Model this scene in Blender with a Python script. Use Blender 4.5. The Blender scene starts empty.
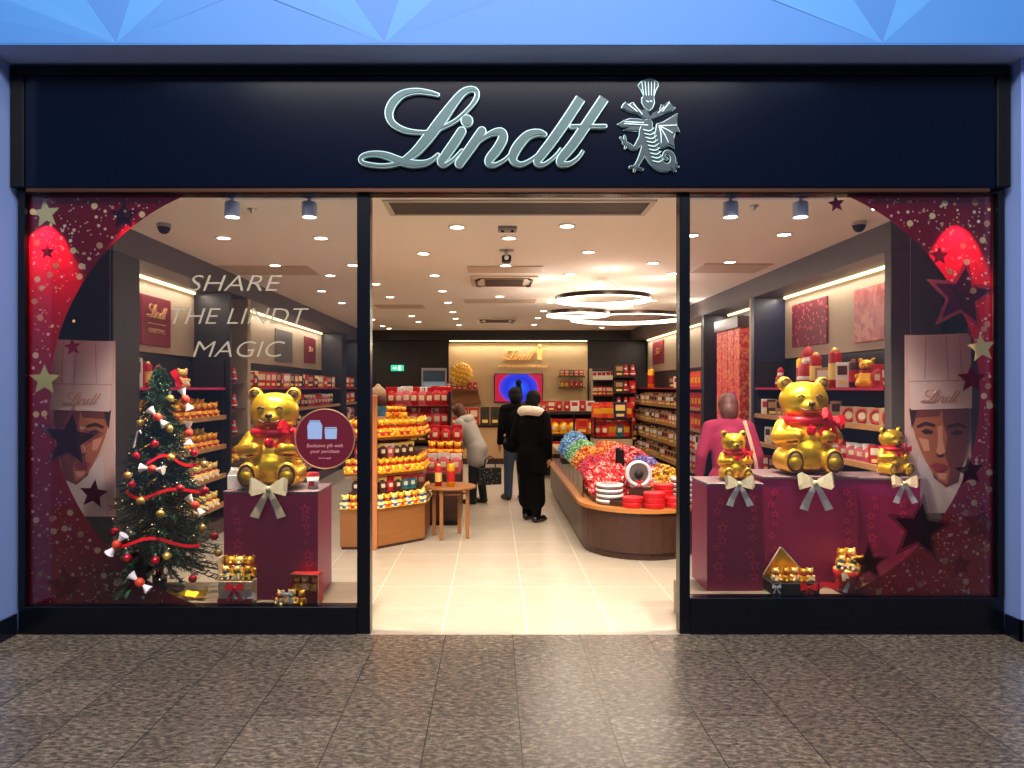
import bpy, math, random
from mathutils import Vector, Matrix, Euler
random.seed(7)
sc = bpy.context.scene
COL = sc.collection
PI = math.pi
# ---------------------------------------------------------------- camera, world, exposure
F, CX, CY, H0 = 720.0, 493.0, 388.0, 1.65
cd = bpy.data.cameras.new('camera'); cam = bpy.data.objects.new('camera', cd); COL.objects.link(cam)
cam.location = (0, 0, H0); cam.rotation_euler = (PI/2, 0, 0)
cd.sensor_width = 36; cd.lens = F/1024*36
cd.shift_x = (512-CX)/1024; cd.shift_y = (CY-384)/1024
cd.clip_start = .05; cd.clip_end = 100
sc.camera = cam
w = bpy.data.worlds.new('world'); sc.world = w; w.use_nodes = True
bg = w.node_tree.nodes['Background']
bg.inputs[0].default_value = (.42, .56, 1.0, 1); bg.inputs[1].default_value = .24
sc.view_settings.view_transform = 'Standard'; sc.view_settings.look = 'None'
sc.view_settings.exposure = 0.0; sc.view_settings.gamma = 1; sc.view_settings.use_curve_mapping = False
WARM = (1.0, .84, .69)
SPOT_W = 33.0

def at(px, py, Y):
    return Vector(((px-CX)/F*Y, Y, H0-(py-CY)/F*Y))
def S(c):
    def f(u):
        u /= 255.0
        return u/12.92 if u <= .04045 else ((u+.055)/1.055)**2.4
    return (f(c[0]), f(c[1]), f(c[2]), 1)

# cool cove light, plus unseen warm fill lights added to brighten the shop front
def area_light(name, loc, rot, sx, sy, power, color, parent=None):
    l = bpy.data.lights.new(name, 'AREA'); l.shape = 'RECTANGLE'; l.size = sx; l.size_y = sy
    l.energy = power; l.color = color
    o = bpy.data.objects.new(name, l); COL.objects.link(o); o.location = loc; o.rotation_euler = rot
    if parent: o.parent = parent
    return o
area_light('mall_cove_light', (0, 2.2, 5.2), (math.radians(25), 0, 0), 7, .8, 115, (.36, .60, 1.0))
area_light('mall_ceiling_added_light', (0, .8, 8.6), (math.radians(20), 0, 0), 8, 2.0, 330, (1, .85, .76))  # unseen warm fill, added for the walkway and shop front
area_light('mall_ceiling_added_light', (0, -3.2, 8.4), (math.radians(52), 0, 0), 9, 2.0, 1150, (1, .88, .82))  # unseen fill added to brighten the film and other upright faces

# ---------------------------------------------------------------- materials
MATS = {}
def mat(name, rgb, rough=.5, metal=0.0, emit=None, es=0, var=0.0, scale=8, bump=0.0, coat=0.0, rgb2=None, trans=0.0, spec=.5):
    if name in MATS: return MATS[name]
    m = bpy.data.materials.new(name); m.use_nodes = True; MATS[name] = m
    nt = m.node_tree; b = nt.nodes['Principled BSDF']
    b.inputs['Base Color'].default_value = S(rgb); b.inputs['Roughness'].default_value = rough
    b.inputs['Metallic'].default_value = metal; b.inputs['Coat Weight'].default_value = coat
    b.inputs['Specular IOR Level'].default_value = spec
    if emit:
        b.inputs['Emission Color'].default_value = S(emit); b.inputs['Emission Strength'].default_value = es
    if var or rgb2 or bump:
        tc = nt.nodes.new('ShaderNodeTexCoord'); n = nt.nodes.new('ShaderNodeTexNoise')
        n.inputs['Scale'].default_value = scale; n.inputs['Detail'].default_value = 3
        nt.links.new(tc.outputs['Object'], n.inputs['Vector'])
        if var or rgb2:
            mx = nt.nodes.new('ShaderNodeMix'); mx.data_type = 'RGBA'
            c2 = S(rgb2) if rgb2 else tuple(list(x*(1-var) for x in S(rgb)[:3])+[1])
            mx.inputs[6].default_value = S(rgb); mx.inputs[7].default_value = c2
            nt.links.new(n.outputs['Fac'], mx.inputs[0]); nt.links.new(mx.outputs[2], b.inputs['Base Color'])
        if bump:
            bp = nt.nodes.new('ShaderNodeBump'); bp.inputs['Strength'].default_value = bump; bp.inputs['Distance'].default_value = .01
            nt.links.new(n.outputs['Fac'], bp.inputs['Height']); nt.links.new(bp.outputs[0], b.inputs['Normal'])
    return m

def tiles(nt, W, x0, y0, grout):
    """1 on the joints of a square grid laid on the floor"""
    tc = nt.nodes.new('ShaderNodeTexCoord'); sp = nt.nodes.new('ShaderNodeSeparateXYZ')
    nt.links.new(tc.outputs['Object'], sp.inputs[0])
    outs = []
    for ax, off in (('X', x0), ('Y', y0)):
        a = nt.nodes.new('ShaderNodeMath'); a.operation = 'SUBTRACT'; a.inputs[1].default_value = off
        nt.links.new(sp.outputs[ax], a.inputs[0])
        d = nt.nodes.new('ShaderNodeMath'); d.operation = 'PINGPONG'; d.inputs[1].default_value = W/2
        nt.links.new(a.outputs[0], d.inputs[0])
        l = nt.nodes.new('ShaderNodeMath'); l.operation = 'LESS_THAN'; l.inputs[1].default_value = grout
        nt.links.new(d.outputs[0], l.inputs[0]); outs.append(l)
        fl = nt.nodes.new('ShaderNodeMath'); fl.operation = 'DIVIDE'; fl.inputs[1].default_value = W
        nt.links.new(a.outputs[0], fl.inputs[0])
        g = nt.nodes.new('ShaderNodeMath'); g.operation = 'FLOOR'; nt.links.new(fl.outputs[0], g.inputs[0]); outs.append(g)
    mxx = nt.nodes.new('ShaderNodeMath'); mxx.operation = 'MAXIMUM'
    nt.links.new(outs[0].outputs[0], mxx.inputs[0]); nt.links.new(outs[2].outputs[0], mxx.inputs[1])
    cb = nt.nodes.new('ShaderNodeCombineXYZ'); nt.links.new(outs[1].outputs[0], cb.inputs[0]); nt.links.new(outs[3].outputs[0], cb.inputs[1])
    wn = nt.nodes.new('ShaderNodeTexWhiteNoise'); nt.links.new(cb.outputs[0], wn.inputs['Vector'])
    return tc, mxx.outputs[0], wn.outputs['Value']
def mixc(nt, fac, a, b, blend='MIX'):
    mx = nt.nodes.new('ShaderNodeMix'); mx.data_type = 'RGBA'; mx.blend_type = blend
    for i, v in ((0, fac), (6, a), (7, b)):
        if hasattr(v, 'is_output'): nt.links.new(v, mx.inputs[i])
        elif i == 0: mx.inputs[0].default_value = v
        else: mx.inputs[i].default_value = v
    return mx.outputs[2]
def granite():
    m = bpy.data.materials.new('granite tile'); m.use_nodes = True; nt = m.node_tree; b = nt.nodes['Principled BSDF']
    tc, joint, tv = tiles(nt, .447, .13, 4.07, .0028)
    n1 = nt.nodes.new('ShaderNodeTexNoise'); n1.inputs['Scale'].default_value = 23; n1.inputs['Detail'].default_value = 6; n1.inputs['Roughness'].default_value = .75
    mp = nt.nodes.new('ShaderNodeMapping'); mp.inputs['Scale'].default_value = (1, 2.2, 1); mp.inputs['Rotation'].default_value = (0, 0, .5)
    nt.links.new(tc.outputs['Object'], mp.inputs[0]); nt.links.new(mp.outputs[0], n1.inputs['Vector'])
    r = nt.nodes.new('ShaderNodeValToRGB'); e = r.color_ramp.elements
    e[0].position = .33; e[0].color = S((62, 53, 46)); e[1].position = .66; e[1].color = S((190, 172, 144))
    k = r.color_ramp.elements.new(.48); k.color = S((112, 98, 80)); k = r.color_ramp.elements.new(.56); k.color = S((154, 134, 104))
    nt.links.new(n1.outputs['Fac'], r.inputs[0])
    n2 = nt.nodes.new('ShaderNodeTexVoronoi'); n2.inputs['Scale'].default_value = 60
    nt.links.new(tc.outputs['Object'], n2.inputs['Vector'])
    c = mixc(nt, .12, r.outputs[0], n2.outputs['Color'], 'SOFT_LIGHT')
    hs = nt.nodes.new('ShaderNodeHueSaturation'); hs.inputs['Saturation'].default_value = .8
    nt.links.new(c, hs.inputs['Color'])
    mr = nt.nodes.new('ShaderNodeMapRange'); mr.inputs[3].default_value = .50; mr.inputs[4].default_value = .68
    nt.links.new(tv, mr.inputs[0]); nt.links.new(mr.outputs[0], hs.inputs['Value'])
    c = mixc(nt, joint, hs.outputs[0], S((38, 35, 34)))
    nt.links.new(c, b.inputs['Base Color']); b.inputs['Roughness'].default_value = .27; b.inputs['Specular IOR Level'].default_value = .5
    return m
def shop_tile():
    m = bpy.data.materials.new('cream floor tile'); m.use_nodes = True; nt = m.node_tree; b = nt.nodes['Principled BSDF']
    tc, joint, tv = tiles(nt, .58, -.345, 4.82, .0026)
    n1 = nt.nodes.new('ShaderNodeTexNoise'); n1.inputs['Scale'].default_value = 5; n1.inputs['Detail'].default_value = 5
    nt.links.new(tc.outputs['Object'], n1.inputs['Vector'])
    c = mixc(nt, n1.outputs['Fac'], S((188, 176, 158)), S((150, 137, 116)))
    c = mixc(nt, tv, c, S((172, 160, 140)))
    c = mixc(nt, joint, c, S((232, 224, 210)))
    nt.links.new(c, b.inputs['Base Color']); b.inputs['Roughness'].default_value = .3
    return m
def wood(name, c1, c2, rough=.45, sc_=(2, 2, 14)):
    if name in MATS: return MATS[name]
    m = bpy.data.materials.new(name); m.use_nodes = True; MATS[name] = m; nt = m.node_tree; b = nt.nodes['Principled BSDF']
    tc = nt.nodes.new('ShaderNodeTexCoord'); mp = nt.nodes.new('ShaderNodeMapping'); mp.inputs['Scale'].default_value = sc_
    n = nt.nodes.new('ShaderNodeTexNoise'); n.inputs['Scale'].default_value = 4; n.inputs['Detail'].default_value = 6; n.inputs['Distortion'].default_value = .6
    nt.links.new(tc.outputs['Object'], mp.inputs[0]); nt.links.new(mp.outputs[0], n.inputs['Vector'])
    nt.links.new(mixc(nt, n.outputs['Fac'], S(c1), S(c2)), b.inputs['Base Color']); b.inputs['Roughness'].default_value = rough
    return m
def glass():
    m = bpy.data.materials.new('shop window glass'); m.use_nodes = True; nt = m.node_tree
    nt.nodes.remove(nt.nodes['Principled BSDF']); out = nt.nodes['Material Output']
    t = nt.nodes.new('ShaderNodeBsdfTransparent'); t.inputs[0].default_value = (.93, .94, .96, 1)
    g = nt.nodes.new('ShaderNodeBsdfGlossy'); g.inputs['Roughness'].default_value = .0
    fr = nt.nodes.new('ShaderNodeFresnel'); fr.inputs[0].default_value = 1.5
    a = nt.nodes.new('ShaderNodeMath'); a.operation = 'MULTIPLY'; a.inputs[1].default_value = 1.1
    nt.links.new(fr.outputs[0], a.inputs[0]); mx = nt.nodes.new('ShaderNodeMixShader')
    nt.links.new(a.outputs[0], mx.inputs[0]); nt.links.new(t.outputs[0], mx.inputs[1]); nt.links.new(g.outputs[0], mx.inputs[2])
    nt.links.new(mx.outputs[0], out.inputs[0]); return m
def film(name, rgb, alpha=1.0, transl=.35):
    """printed film: partly see-through, lets a lamp behind it glow through"""
    m = bpy.data.materials.new(name); m.use_nodes = True; nt = m.node_tree; MATS[name] = m
    nt.nodes.remove(nt.nodes['Principled BSDF']); out = nt.nodes['Material Output']
    d = nt.nodes.new('ShaderNodeBsdfDiffuse'); d.inputs[0].default_value = S(rgb)
    t = nt.nodes.new('ShaderNodeBsdfTranslucent'); t.inputs[0].default_value = S(rgb)
    p = nt.nodes.new('ShaderNodeBsdfTransparent')
    a = nt.nodes.new('ShaderNodeMixShader'); a.inputs[0].default_value = transl
    nt.links.new(d.outputs[0], a.inputs[1]); nt.links.new(t.outputs[0], a.inputs[2])
    c = nt.nodes.new('ShaderNodeMixShader'); c.inputs[0].default_value = alpha
    nt.links.new(p.outputs[0], c.inputs[1]); nt.links.new(a.outputs[0], c.inputs[2])
    nt.links.new(c.outputs[0], out.inputs[0]); return m
def speckle(name, cols, scale=60, rough=.4, emit=0):
    """random coloured cells (glittery print, sweets behind perspex)"""
    if name in MATS: return MATS[name]
    m = bpy.data.materials.new(name); m.use_nodes = True; MATS[name] = m; nt = m.node_tree; b = nt.nodes['Principled BSDF']
    tc = nt.nodes.new('ShaderNodeTexCoord'); v = nt.nodes.new('ShaderNodeTexVoronoi'); v.inputs['Scale'].default_value = scale
    nt.links.new(tc.outputs['Object'], v.inputs['Vector'])
    sp = nt.nodes.new('ShaderNodeSeparateColor'); nt.links.new(v.outputs['Color'], sp.inputs[0])
    r = nt.nodes.new('ShaderNodeValToRGB'); r.color_ramp.interpolation = 'CONSTANT'; e = r.color_ramp.elements
    e[0].color = S(cols[0]); e[1].position = 1/len(cols); e[1].color = S(cols[1])
    for i, c in enumerate(cols[2:]): k = e.new((i+2)/len(cols)); k.color = S(c)
    nt.links.new(sp.outputs[0], r.inputs[0]); nt.links.new(r.outputs[0], b.inputs['Base Color']); b.inputs['Roughness'].default_value = rough
    if emit:
        nt.links.new(r.outputs[0], b.inputs['Emission Color']); b.inputs['Emission Strength'].default_value = emit
    return m
def dotty(name, base, dots, scale=22, size=.3, rough=.5):
    """printed round dots on a plain ground"""
    m = bpy.data.materials.new(name); m.use_nodes = True; MATS[name] = m; nt = m.node_tree; b = nt.nodes['Principled BSDF']
    tc = nt.nodes.new('ShaderNodeTexCoord'); v = nt.nodes.new('ShaderNodeTexVoronoi'); v.inputs['Scale'].default_value = scale
    nt.links.new(tc.outputs['Object'], v.inputs['Vector'])
    l = nt.nodes.new('ShaderNodeMath'); l.operation = 'LESS_THAN'; l.inputs[1].default_value = size
    nt.links.new(v.outputs['Distance'], l.inputs[0])
    nt.links.new(mixc(nt, l.outputs[0], S(base), S(dots)), b.inputs['Base Color']); b.inputs['Roughness'].default_value = rough
    return m

# ---------------------------------------------------------------- mesh builder
class MB:
    def __init__(s): s.v = []; s.f = []; s.m = []; s.s = []
    def add(s, vs, fs, m=0, sm=False, M=None):
        n = len(s.v)
        s.v += [tuple(M @ Vector(p)) if M is not None else tuple(p) for p in vs]
        s.f += [tuple(i+n for i in f) for f in fs]; s.m += [m]*len(fs); s.s += [sm]*len(fs); return s
    def box(s, x0, x1, y0, y1, z0, z1, m=0, ch=0.0, M=None):
        if x0 > x1: x0, x1 = x1, x0
        if y0 > y1: y0, y1 = y1, y0
        if z0 > z1: z0, z1 = z1, z0
        if not ch:
            vs = [(x, y, z) for z in (z0, z1) for y in (y0, y1) for x in (x0, x1)]
            fs = [(0, 2, 3, 1), (4, 5, 7, 6), (0, 1, 5, 4), (2, 6, 7, 3), (0, 4, 6, 2), (1, 3, 7, 5)]
            return s.add(vs, fs, m, False, M)
        c = min(ch, (x1-x0)*.45, (y1-y0)*.45, (z1-z0)*.45)
        cx, cy, cz = (x0+x1)/2, (y0+y1)/2, (z0+z1)/2; hx, hy, hz = (x1-x0)/2, (y1-y0)/2, (z1-z0)/2
        vs = []; ix = {}
        for sx in (-1, 1):
            for sy in (-1, 1):
                for sz in (-1, 1):
                    for ax in range(3):
                        p = [hx, hy, hz]
                        for k in range(3):
                            if k != ax: p[k] -= c
                        ix[(sx, sy, sz, ax)] = len(vs); vs.append((cx+sx*p[0], cy+sy*p[1], cz+sz*p[2]))
        fs = []
        def q(l): fs.append(tuple(l))
        for sg in (-1, 1):
            for ax in range(3):
                o = [(-1, -1), (1, -1), (1, 1), (-1, 1)]; l = []
                for a, b in o:
                    k = [0, 0, 0]; k[ax] = sg; k[(ax+1) % 3] = a; k[(ax+2) % 3] = b; l.append(ix[(k[0], k[1], k[2], ax)])
                q(l if sg > 0 else l[::-1])
        for ax in range(3):
            b_, c_ = (ax+1) % 3, (ax+2) % 3
            for sb in (-1, 1):
                for sc_ in (-1, 1):
                    k0 = [0]*3; k0[ax] = -1; k0[b_] = sb; k0[c_] = sc_; k1 = list(k0); k1[ax] = 1
                    l = [ix[(*k0, b_)], ix[(*k1, b_)], ix[(*k1, c_)], ix[(*k0, c_)]]
                    q(l if sb*sc_ < 0 else l[::-1])
        for sx in (-1, 1):
            for sy in (-1, 1):
                for sz in (-1, 1):
                    l = [ix[(sx, sy, sz, a)] for a in range(3)]; q(l if sx*sy*sz > 0 else l[::-1])
        return s.add(vs, fs, m, False, M)
    def prism(s, poly, z0, z1, m=0, M=None, sm=False):
        n = len(poly); vs = [(x, y, z0) for x, y in poly]+[(x, y, z1) for x, y in poly]
        a = sum(poly[i][0]*poly[(i+1) % n][1]-poly[(i+1) % n][0]*poly[i][1] for i in range(n))
        fs = [tuple(range(n))[::-1], tuple(range(n, 2*n))]+[(i, (i+1) % n, n+(i+1) % n, n+i) for i in range(n)]
        if a < 0: fs = [f[::-1] for f in fs]
        return s.add(vs, fs, m, sm, M)
    def plate(s, poly, y0, y1, m=0, M=None):
        """outline in x,z; thickness along y"""
        R = Matrix(((1, 0, 0, 0), (0, 0, -1, 0), (0, 1, 0, 0), (0, 0, 0, 1)))
        return s.prism(poly, -y1, -y0, m, (M @ R) if M is not None else R)
    def cyl(s, p, q, r1, r2=None, n=12, m=0, sm=True, cap=True, M=None):
        r2 = r1 if r2 is None else r2; p = Vector(p); q = Vector(q); d = (q-p).normalized()
        a = d.orthogonal().normalized(); b = d.cross(a); vs = []
        for c, r in ((p, r1), (q, r2)):
            for i in range(n):
                t = 2*PI*i/n; vs.append(c+(a*math.cos(t)+b*math.sin(t))*r)
        s.add(vs, [(i, (i+1) % n, n+(i+1) % n, n+i) for i in range(n)], m, sm, M)
        if cap: s.add(vs, [tuple(range(n))[::-1], tuple(range(n, 2*n))], m, False, M)
        return s
    def sph(s, c, r, nu=14, nv=9, m=0, M=None, rot=None):
        if not hasattr(r, '__len__'): r = (r, r, r)
        vs = []; fs = []
        for j in range(nv+1):
            t = PI*j/nv
            for i in range(nu):
                u = 2*PI*i/nu; vs.append((math.sin(t)*math.cos(u)*r[0], math.sin(t)*math.sin(u)*r[1], math.cos(t)*r[2]))
        for j in range(nv):
            for i in range(nu): a, b = j*nu+i, j*nu+(i+1) % nu; fs.append((a, a+nu, b+nu, b))
        T = Matrix.Translation(c) @ (Euler(rot).to_matrix().to_4x4() if rot else Matrix())
        return s.add(vs, fs, m, True, (M @ T) if M is not None else T)
    def lathe(s, prof, n=20, m=0, c=(0, 0, 0), M=None, sm=True, ms=None):
        vs = []; fs = []
        for r, z in prof:
            for i in range(n): t = 2*PI*i/n; vs.append((c[0]+r*math.cos(t), c[1]+r*math.sin(t), c[2]+z))
        for j in range(len(prof)-1):
            fj = []
            for i in range(n): a, b = j*n+i, j*n+(i+1) % n; fj.append((a, b, b+n, a+n))
            if ms: s.add(vs, fj, ms[j], sm, M)
            else: fs += fj
        if not ms: s.add(vs, fs, m, sm, M)
        return s
    def torus(s, c, R, r, n=28, k=8, m=0, M=None, sx=1, sy=1, tilt=None):
        vs = []; fs = []
        for i in range(n):
            t = 2*PI*i/n
            for j in range(k):
                u = 2*PI*j/k; q = R+r*math.cos(u); vs.append((q*math.cos(t)*sx, q*math.sin(t)*sy, r*math.sin(u)))
        for i in range(n):
            for j in range(k):
                a, b, c_, d = i*k+j, ((i+1) % n)*k+j, ((i+1) % n)*k+(j+1) % k, i*k+(j+1) % k; fs.append((a, b, c_, d))
        T = Matrix.Translation(c) @ (Euler(tilt).to_matrix().to_4x4() if tilt else Matrix())
        return s.add(vs, fs, m, True, (M @ T) if M is not None else T)
    def tube(s, pts, r, n=8, m=0, M=None):
        pts = [Vector(p) for p in pts]; rs = r if hasattr(r, '__len__') else [r]*len(pts); vs = []; a = None
        for i, p in enumerate(pts):
            d = (pts[min(i+1, len(pts)-1)]-pts[max(i-1, 0)]).normalized()
            a = d.orthogonal().normalized() if a is None else (a-d*a.dot(d)).normalized()
            b = d.cross(a)
            for j in range(n): t = 2*PI*j/n; vs.append(p+(a*math.cos(t)+b*math.sin(t))*rs[i])
        fs = [(i*n+j, i*n+(j+1) % n, (i+1)*n+(j+1) % n, (i+1)*n+j) for i in range(len(pts)-1) for j in range(n)]
        s.add(vs, fs, m, True, M)
        L = len(pts)*n; s.add(vs, [tuple(range(n))[::-1], tuple(range(L-n, L))], m, False, M); return s
    def strip(s, pts, wdir, w, t, m=0, M=None):
        """a band of cloth: centre line pts, width along wdir, thickness t"""
        pts = [Vector(p) for p in pts]; wd = Vector(wdir).normalized(); vs = []
        ws = w if hasattr(w, '__len__') else [w]*len(pts)
        for i, p in enumerate(pts):
            d = (pts[min(i+1, len(pts)-1)]-pts[max(i-1, 0)]).normalized(); nn = d.cross(wd).normalized()
            for a, b in ((-1, -1), (1, -1), (1, 1), (-1, 1)): vs.append(p+wd*a*ws[i]/2+nn*b*t/2)
        fs = [(0, 1, 2, 3)]
        for i in range(len(pts)-1):
            for j in range(4): fs.append((i*4+j, (i+1)*4+j, (i+1)*4+(j+1) % 4, i*4+(j+1) % 4))
        L = (len(pts)-1)*4; fs.append((L+3, L+2, L+1, L)); return s.add(vs, fs, m, False, M)
    def mesh(s, name, mats):
        me = bpy.data.meshes.new(name); me.from_pydata(s.v, [], s.f)
        for q in (mats if isinstance(mats, (list, tuple)) else [mats]): me.materials.append(q)
        me.polygons.foreach_set('material_index', s.m); me.polygons.foreach_set('use_smooth', s.s); me.update(); return me
    def build(s, name, mats, parent=None, loc=(0, 0, 0), rz=0, label=None):
        o = bpy.data.objects.new(name, s.mesh(name, mats)); COL.objects.link(o); o.location = loc
        o.rotation_euler = rz if hasattr(rz, '__len__') else (0, 0, rz)
        if parent: o.parent = parent
        if label: o['label'] = label
        return o
def tag(o, label, cat, group=None, kind=None):
    o['label'] = label; o['category'] = cat
    if group: o['group'] = group
    if kind: o['kind'] = kind
    return o
def struct(o, label=None):
    o['kind'] = 'structure'
    if label: o['label'] = label
    return o
def empty(name, loc=(0, 0, 0), rz=0, label=None, cat=None, group=None):
    o = bpy.data.objects.new(name, None); COL.objects.link(o); o.location = loc; o.rotation_euler = (0, 0, rz); o.empty_display_size = .05
    if label: tag(o, label, cat, group)
    return o
def copy_tree(o, parent=None):
    c = o.copy(); COL.objects.link(c); c.parent = parent
    for ch in [k for k in o.children]: copy_tree(ch, c)
    return c
def place(mesh, name, loc, rz, label, cat, group=None, s=1.0):
    o = bpy.data.objects.new(name, mesh); COL.objects.link(o); o.location = loc; o.rotation_euler = (0, 0, rz)
    if s != 1.0: o.scale = (s, s, s)
    return tag(o, label, cat, group)
def blob(name, elems, voxel, mats, parent=None, smooth=4, loc=(0, 0, 0), label=None, only_mesh=False):
    """one continuous skin over a set of rounded volumes"""
    b = MB()
    for e in elems:
        if e[0] == 'e': b.sph(e[1], e[2], 20, 14, 0, rot=(e[3] if len(e) > 3 else None))
        else:
            _, p, q, r1, r2 = e; b.sph(p, r1, 16, 10); b.sph(q, r2, 16, 10); b.cyl(p, q, r1, r2, 16)
    o = b.build('tmp', mats); m = o.modifiers.new('r', 'REMESH'); m.mode = 'VOXEL'; m.voxel_size = voxel; m.use_smooth_shade = True
    if smooth:
        k = o.modifiers.new('s', 'SMOOTH'); k.factor = .5; k.iterations = smooth
    dg = bpy.context.evaluated_depsgraph_get(); dg.update()
    me = bpy.data.meshes.new_from_object(o.evaluated_get(dg)); me.name = name
    if not me.materials: me.materials.append(mats if not isinstance(mats, (list, tuple)) else mats[0])
    old = o.data; bpy.data.objects.remove(o); bpy.data.meshes.remove(old)
    if only_mesh: return me
    r = bpy.data.objects.new(name, me); COL.objects.link(r); r.location = loc
    if parent: r.parent = parent
    if label: r['label'] = label
    return r
def text_mesh(txt, size, ext, shear=0.0, align='CENTER', space=1.0, off=0.0):
    c = bpy.data.curves.new('t', 'FONT'); c.body = txt; c.size = size; c.extrude = ext; c.shear = shear; c.offset = off
    c.align_x = align; c.align_y = 'CENTER'; c.space_character = space; c.resolution_u = 3
    o = bpy.data.objects.new('t', c); COL.objects.link(o); dg = bpy.context.evaluated_depsgraph_get(); dg.update()
    me = bpy.data.meshes.new_from_object(o.evaluated_get(dg)); bpy.data.objects.remove(o); bpy.data.curves.remove(c); return me
def text(name, txt, size, loc, m, ext=.001, shear=0.0, parent=None, rot=(PI/2, 0, 0), space=1.0, align='CENTER', sx=1.0, off=0.0):
    me = text_mesh(txt, size, ext, shear, align, space, off); me.materials.clear(); me.materials.append(m); me.name = name
    o = bpy.data.objects.new(name, me); COL.objects.link(o); o.location = loc; o.rotation_euler = rot; o.scale = (sx, 1, 1)
    if parent: o.parent = parent
    return o
def star(cx, cz, r, rot=0, k=.42, n=5):
    return [(cx+(r if i % 2 == 0 else r*k)*math.sin(PI*i/n+rot), cz+(r if i % 2 == 0 else r*k)*math.cos(PI*i/n+rot)) for i in range(2*n)]
def disc(cx, cz, r, n=10): return [(cx+r*math.cos(2*PI*i/n), cz+r*math.sin(2*PI*i/n)) for i in range(n)]
def stroke(b, pts, y0, y1, grow=0.0, m=0, n=6, rnd=True):
    """pen stroke in x,z with its own width at each point (x, z, w); thickness along y"""
    P = [Vector((p[0], p[1], p[2])) for p in pts]; out = []
    for i in range(len(P)-1):
        p0, p1, p2, p3 = P[max(i-1, 0)], P[i], P[i+1], P[min(i+2, len(P)-1)]
        for k in range(n):
            t = k/n; out.append(.5*((2*p1)+(-p0+p2)*t+(2*p0-5*p1+4*p2-p3)*t*t+(-p0+3*p1-3*p2+p3)*t**3))
    out.append(P[-1]); vs = []; L = len(out)
    for i, p in enumerate(out):
        d = out[min(i+1, L-1)]-out[max(i-1, 0)]; l = math.hypot(d.x, d.y) or 1; nx, nz = -d.y/l, d.x/l; h = max(p.z, 0)/2+grow
        yy = y0-i*.00003
        vs += [(p.x+nx*h, yy, p.y+nz*h), (p.x-nx*h, yy, p.y-nz*h), (p.x+nx*h, y1, p.y+nz*h), (p.x-nx*h, y1, p.y-nz*h)]
    fs = [(0, 1, 3, 2), (4*L-4, 4*L-2, 4*L-1, 4*L-3)]
    for i in range(L-1):
        a = 4*i; c = a+4; fs += [(a, c, c+1, a+1), (a+2, a+3, c+3, c+2), (a, a+2, c+2, c), (a+1, c+1, c+3, a+3)]
    b.add(vs, fs, m)
    if rnd:
        for p, yy in ((out[0], y0+.0003), (out[-1], y0+.0003-L*.00003)): b.plate(disc(p.x, p.y, max(p.z, 0)/2+grow, 12), yy, y1, m)
    return b
# ---------------------------------------------------------------- common materials
M_black = mat('black lacquered metal', (4, 7, 14), .25, spec=.35)
M_navy = mat('navy gloss fascia', (2, 8, 26), .15, spec=.25)
M_glass = glass()
M_jamb = mat('pale blue-lit painted plaster', (134, 160, 212), .6, var=.05, scale=2)  # the mall's blue light is put into the jamb colour
M_ceil = mat('cream ceiling paint', (246, 238, 228), .8, var=.03, scale=1.5)
M_dark = wood('dark brown wall panel', (30, 23, 21), (21, 16, 15), .45, (6, 6, 1))
M_grey = mat('charcoal bulkhead', (88, 80, 78), .5, var=.08, scale=2)
M_beige = mat('beige niche panel', (176, 158, 130), .55, var=.08, scale=3)
M_plum = mat('plum lacquer', (112, 18, 48), .35, coat=.2, var=.12, scale=3)
M_gold = mat('gold foil', (255, 206, 50), .32, .86, bump=.12, scale=10, var=.10)
M_goldp = mat('pale gold foil', (255, 226, 128), .4, .3)
M_red = mat('red satin ribbon', (205, 16, 32), .35, var=.15, scale=20)
M_redb = mat('red card', (200, 28, 30), .45, var=.2, scale=12)
M_white = mat('white card', (235, 230, 222), .5)
M_cream = mat('cream card', (232, 214, 176), .5, var=.08, scale=10)
M_steel = mat('brushed steel', (190, 190, 192), .3, .9)
M_darkm = mat('dark bronze metal', (52, 40, 34), .35, .6)
M_wood = wood('mid brown wood', (150, 96, 52), (112, 66, 34), .4)
M_oak = wood('light oak', (206, 156, 104), (180, 126, 78), .45)
M_walnut = wood('dark walnut', (74, 44, 32), (50, 28, 22), .35, (3, 3, 12))
M_led = mat('warm led strip', (255, 236, 190), .5, emit=(255, 226, 160), es=5)
M_lens = mat('lit lamp lens', (255, 250, 235), .5, emit=(255, 240, 214), es=14)
M_blk = mat('matt black', (18, 16, 18), .6)

# ---------------------------------------------------------------- mall side
b = MB(); b.add([(-6, -2, 0), (6, -2, 0), (6, 4.82, 0), (-6, 4.82, 0)], [(0, 1, 2, 3)]); b.box(-6, 6, -2, 4.82, -.1, -.002)
o = b.build('floor', granite()); struct(o, 'speckled brown grey granite tile floor of the mall walkway')
b = MB(); b.box(-3.6, 3.7, 4.82, 17.2, -.1, 0)
o = b.build('floor', shop_tile()); struct(o, 'cream tiled floor inside the shop')
# jambs each side of the shop front and the blue bulkhead over it
b = MB(); b.box(-5.5, -3.20, 4.5, 5.0, 0, 3.80); struct(b.build('wall_left', M_jamb), 'pale blue plastered jamb left of the shop front')  # the blue is mall light put into the jamb colour
b = MB(); b.box(3.44, 5.5, 4.69, 5.0, 0, 3.80); struct(b.build('wall_right', M_jamb), 'pale blue plastered jamb right of the shop front')  # the blue is mall light put into the jamb colour
M_soff = mat('pale blue soffit', (158, 178, 220), .7)  # soffit colour carries the same blue light as the jambs
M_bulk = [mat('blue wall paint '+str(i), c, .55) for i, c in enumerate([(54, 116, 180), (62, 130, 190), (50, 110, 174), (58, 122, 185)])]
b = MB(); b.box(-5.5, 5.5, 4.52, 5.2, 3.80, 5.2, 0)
struct(b.build('wall_front', [M_soff]), 'plain soffit and bulkhead body over the sign')
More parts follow.
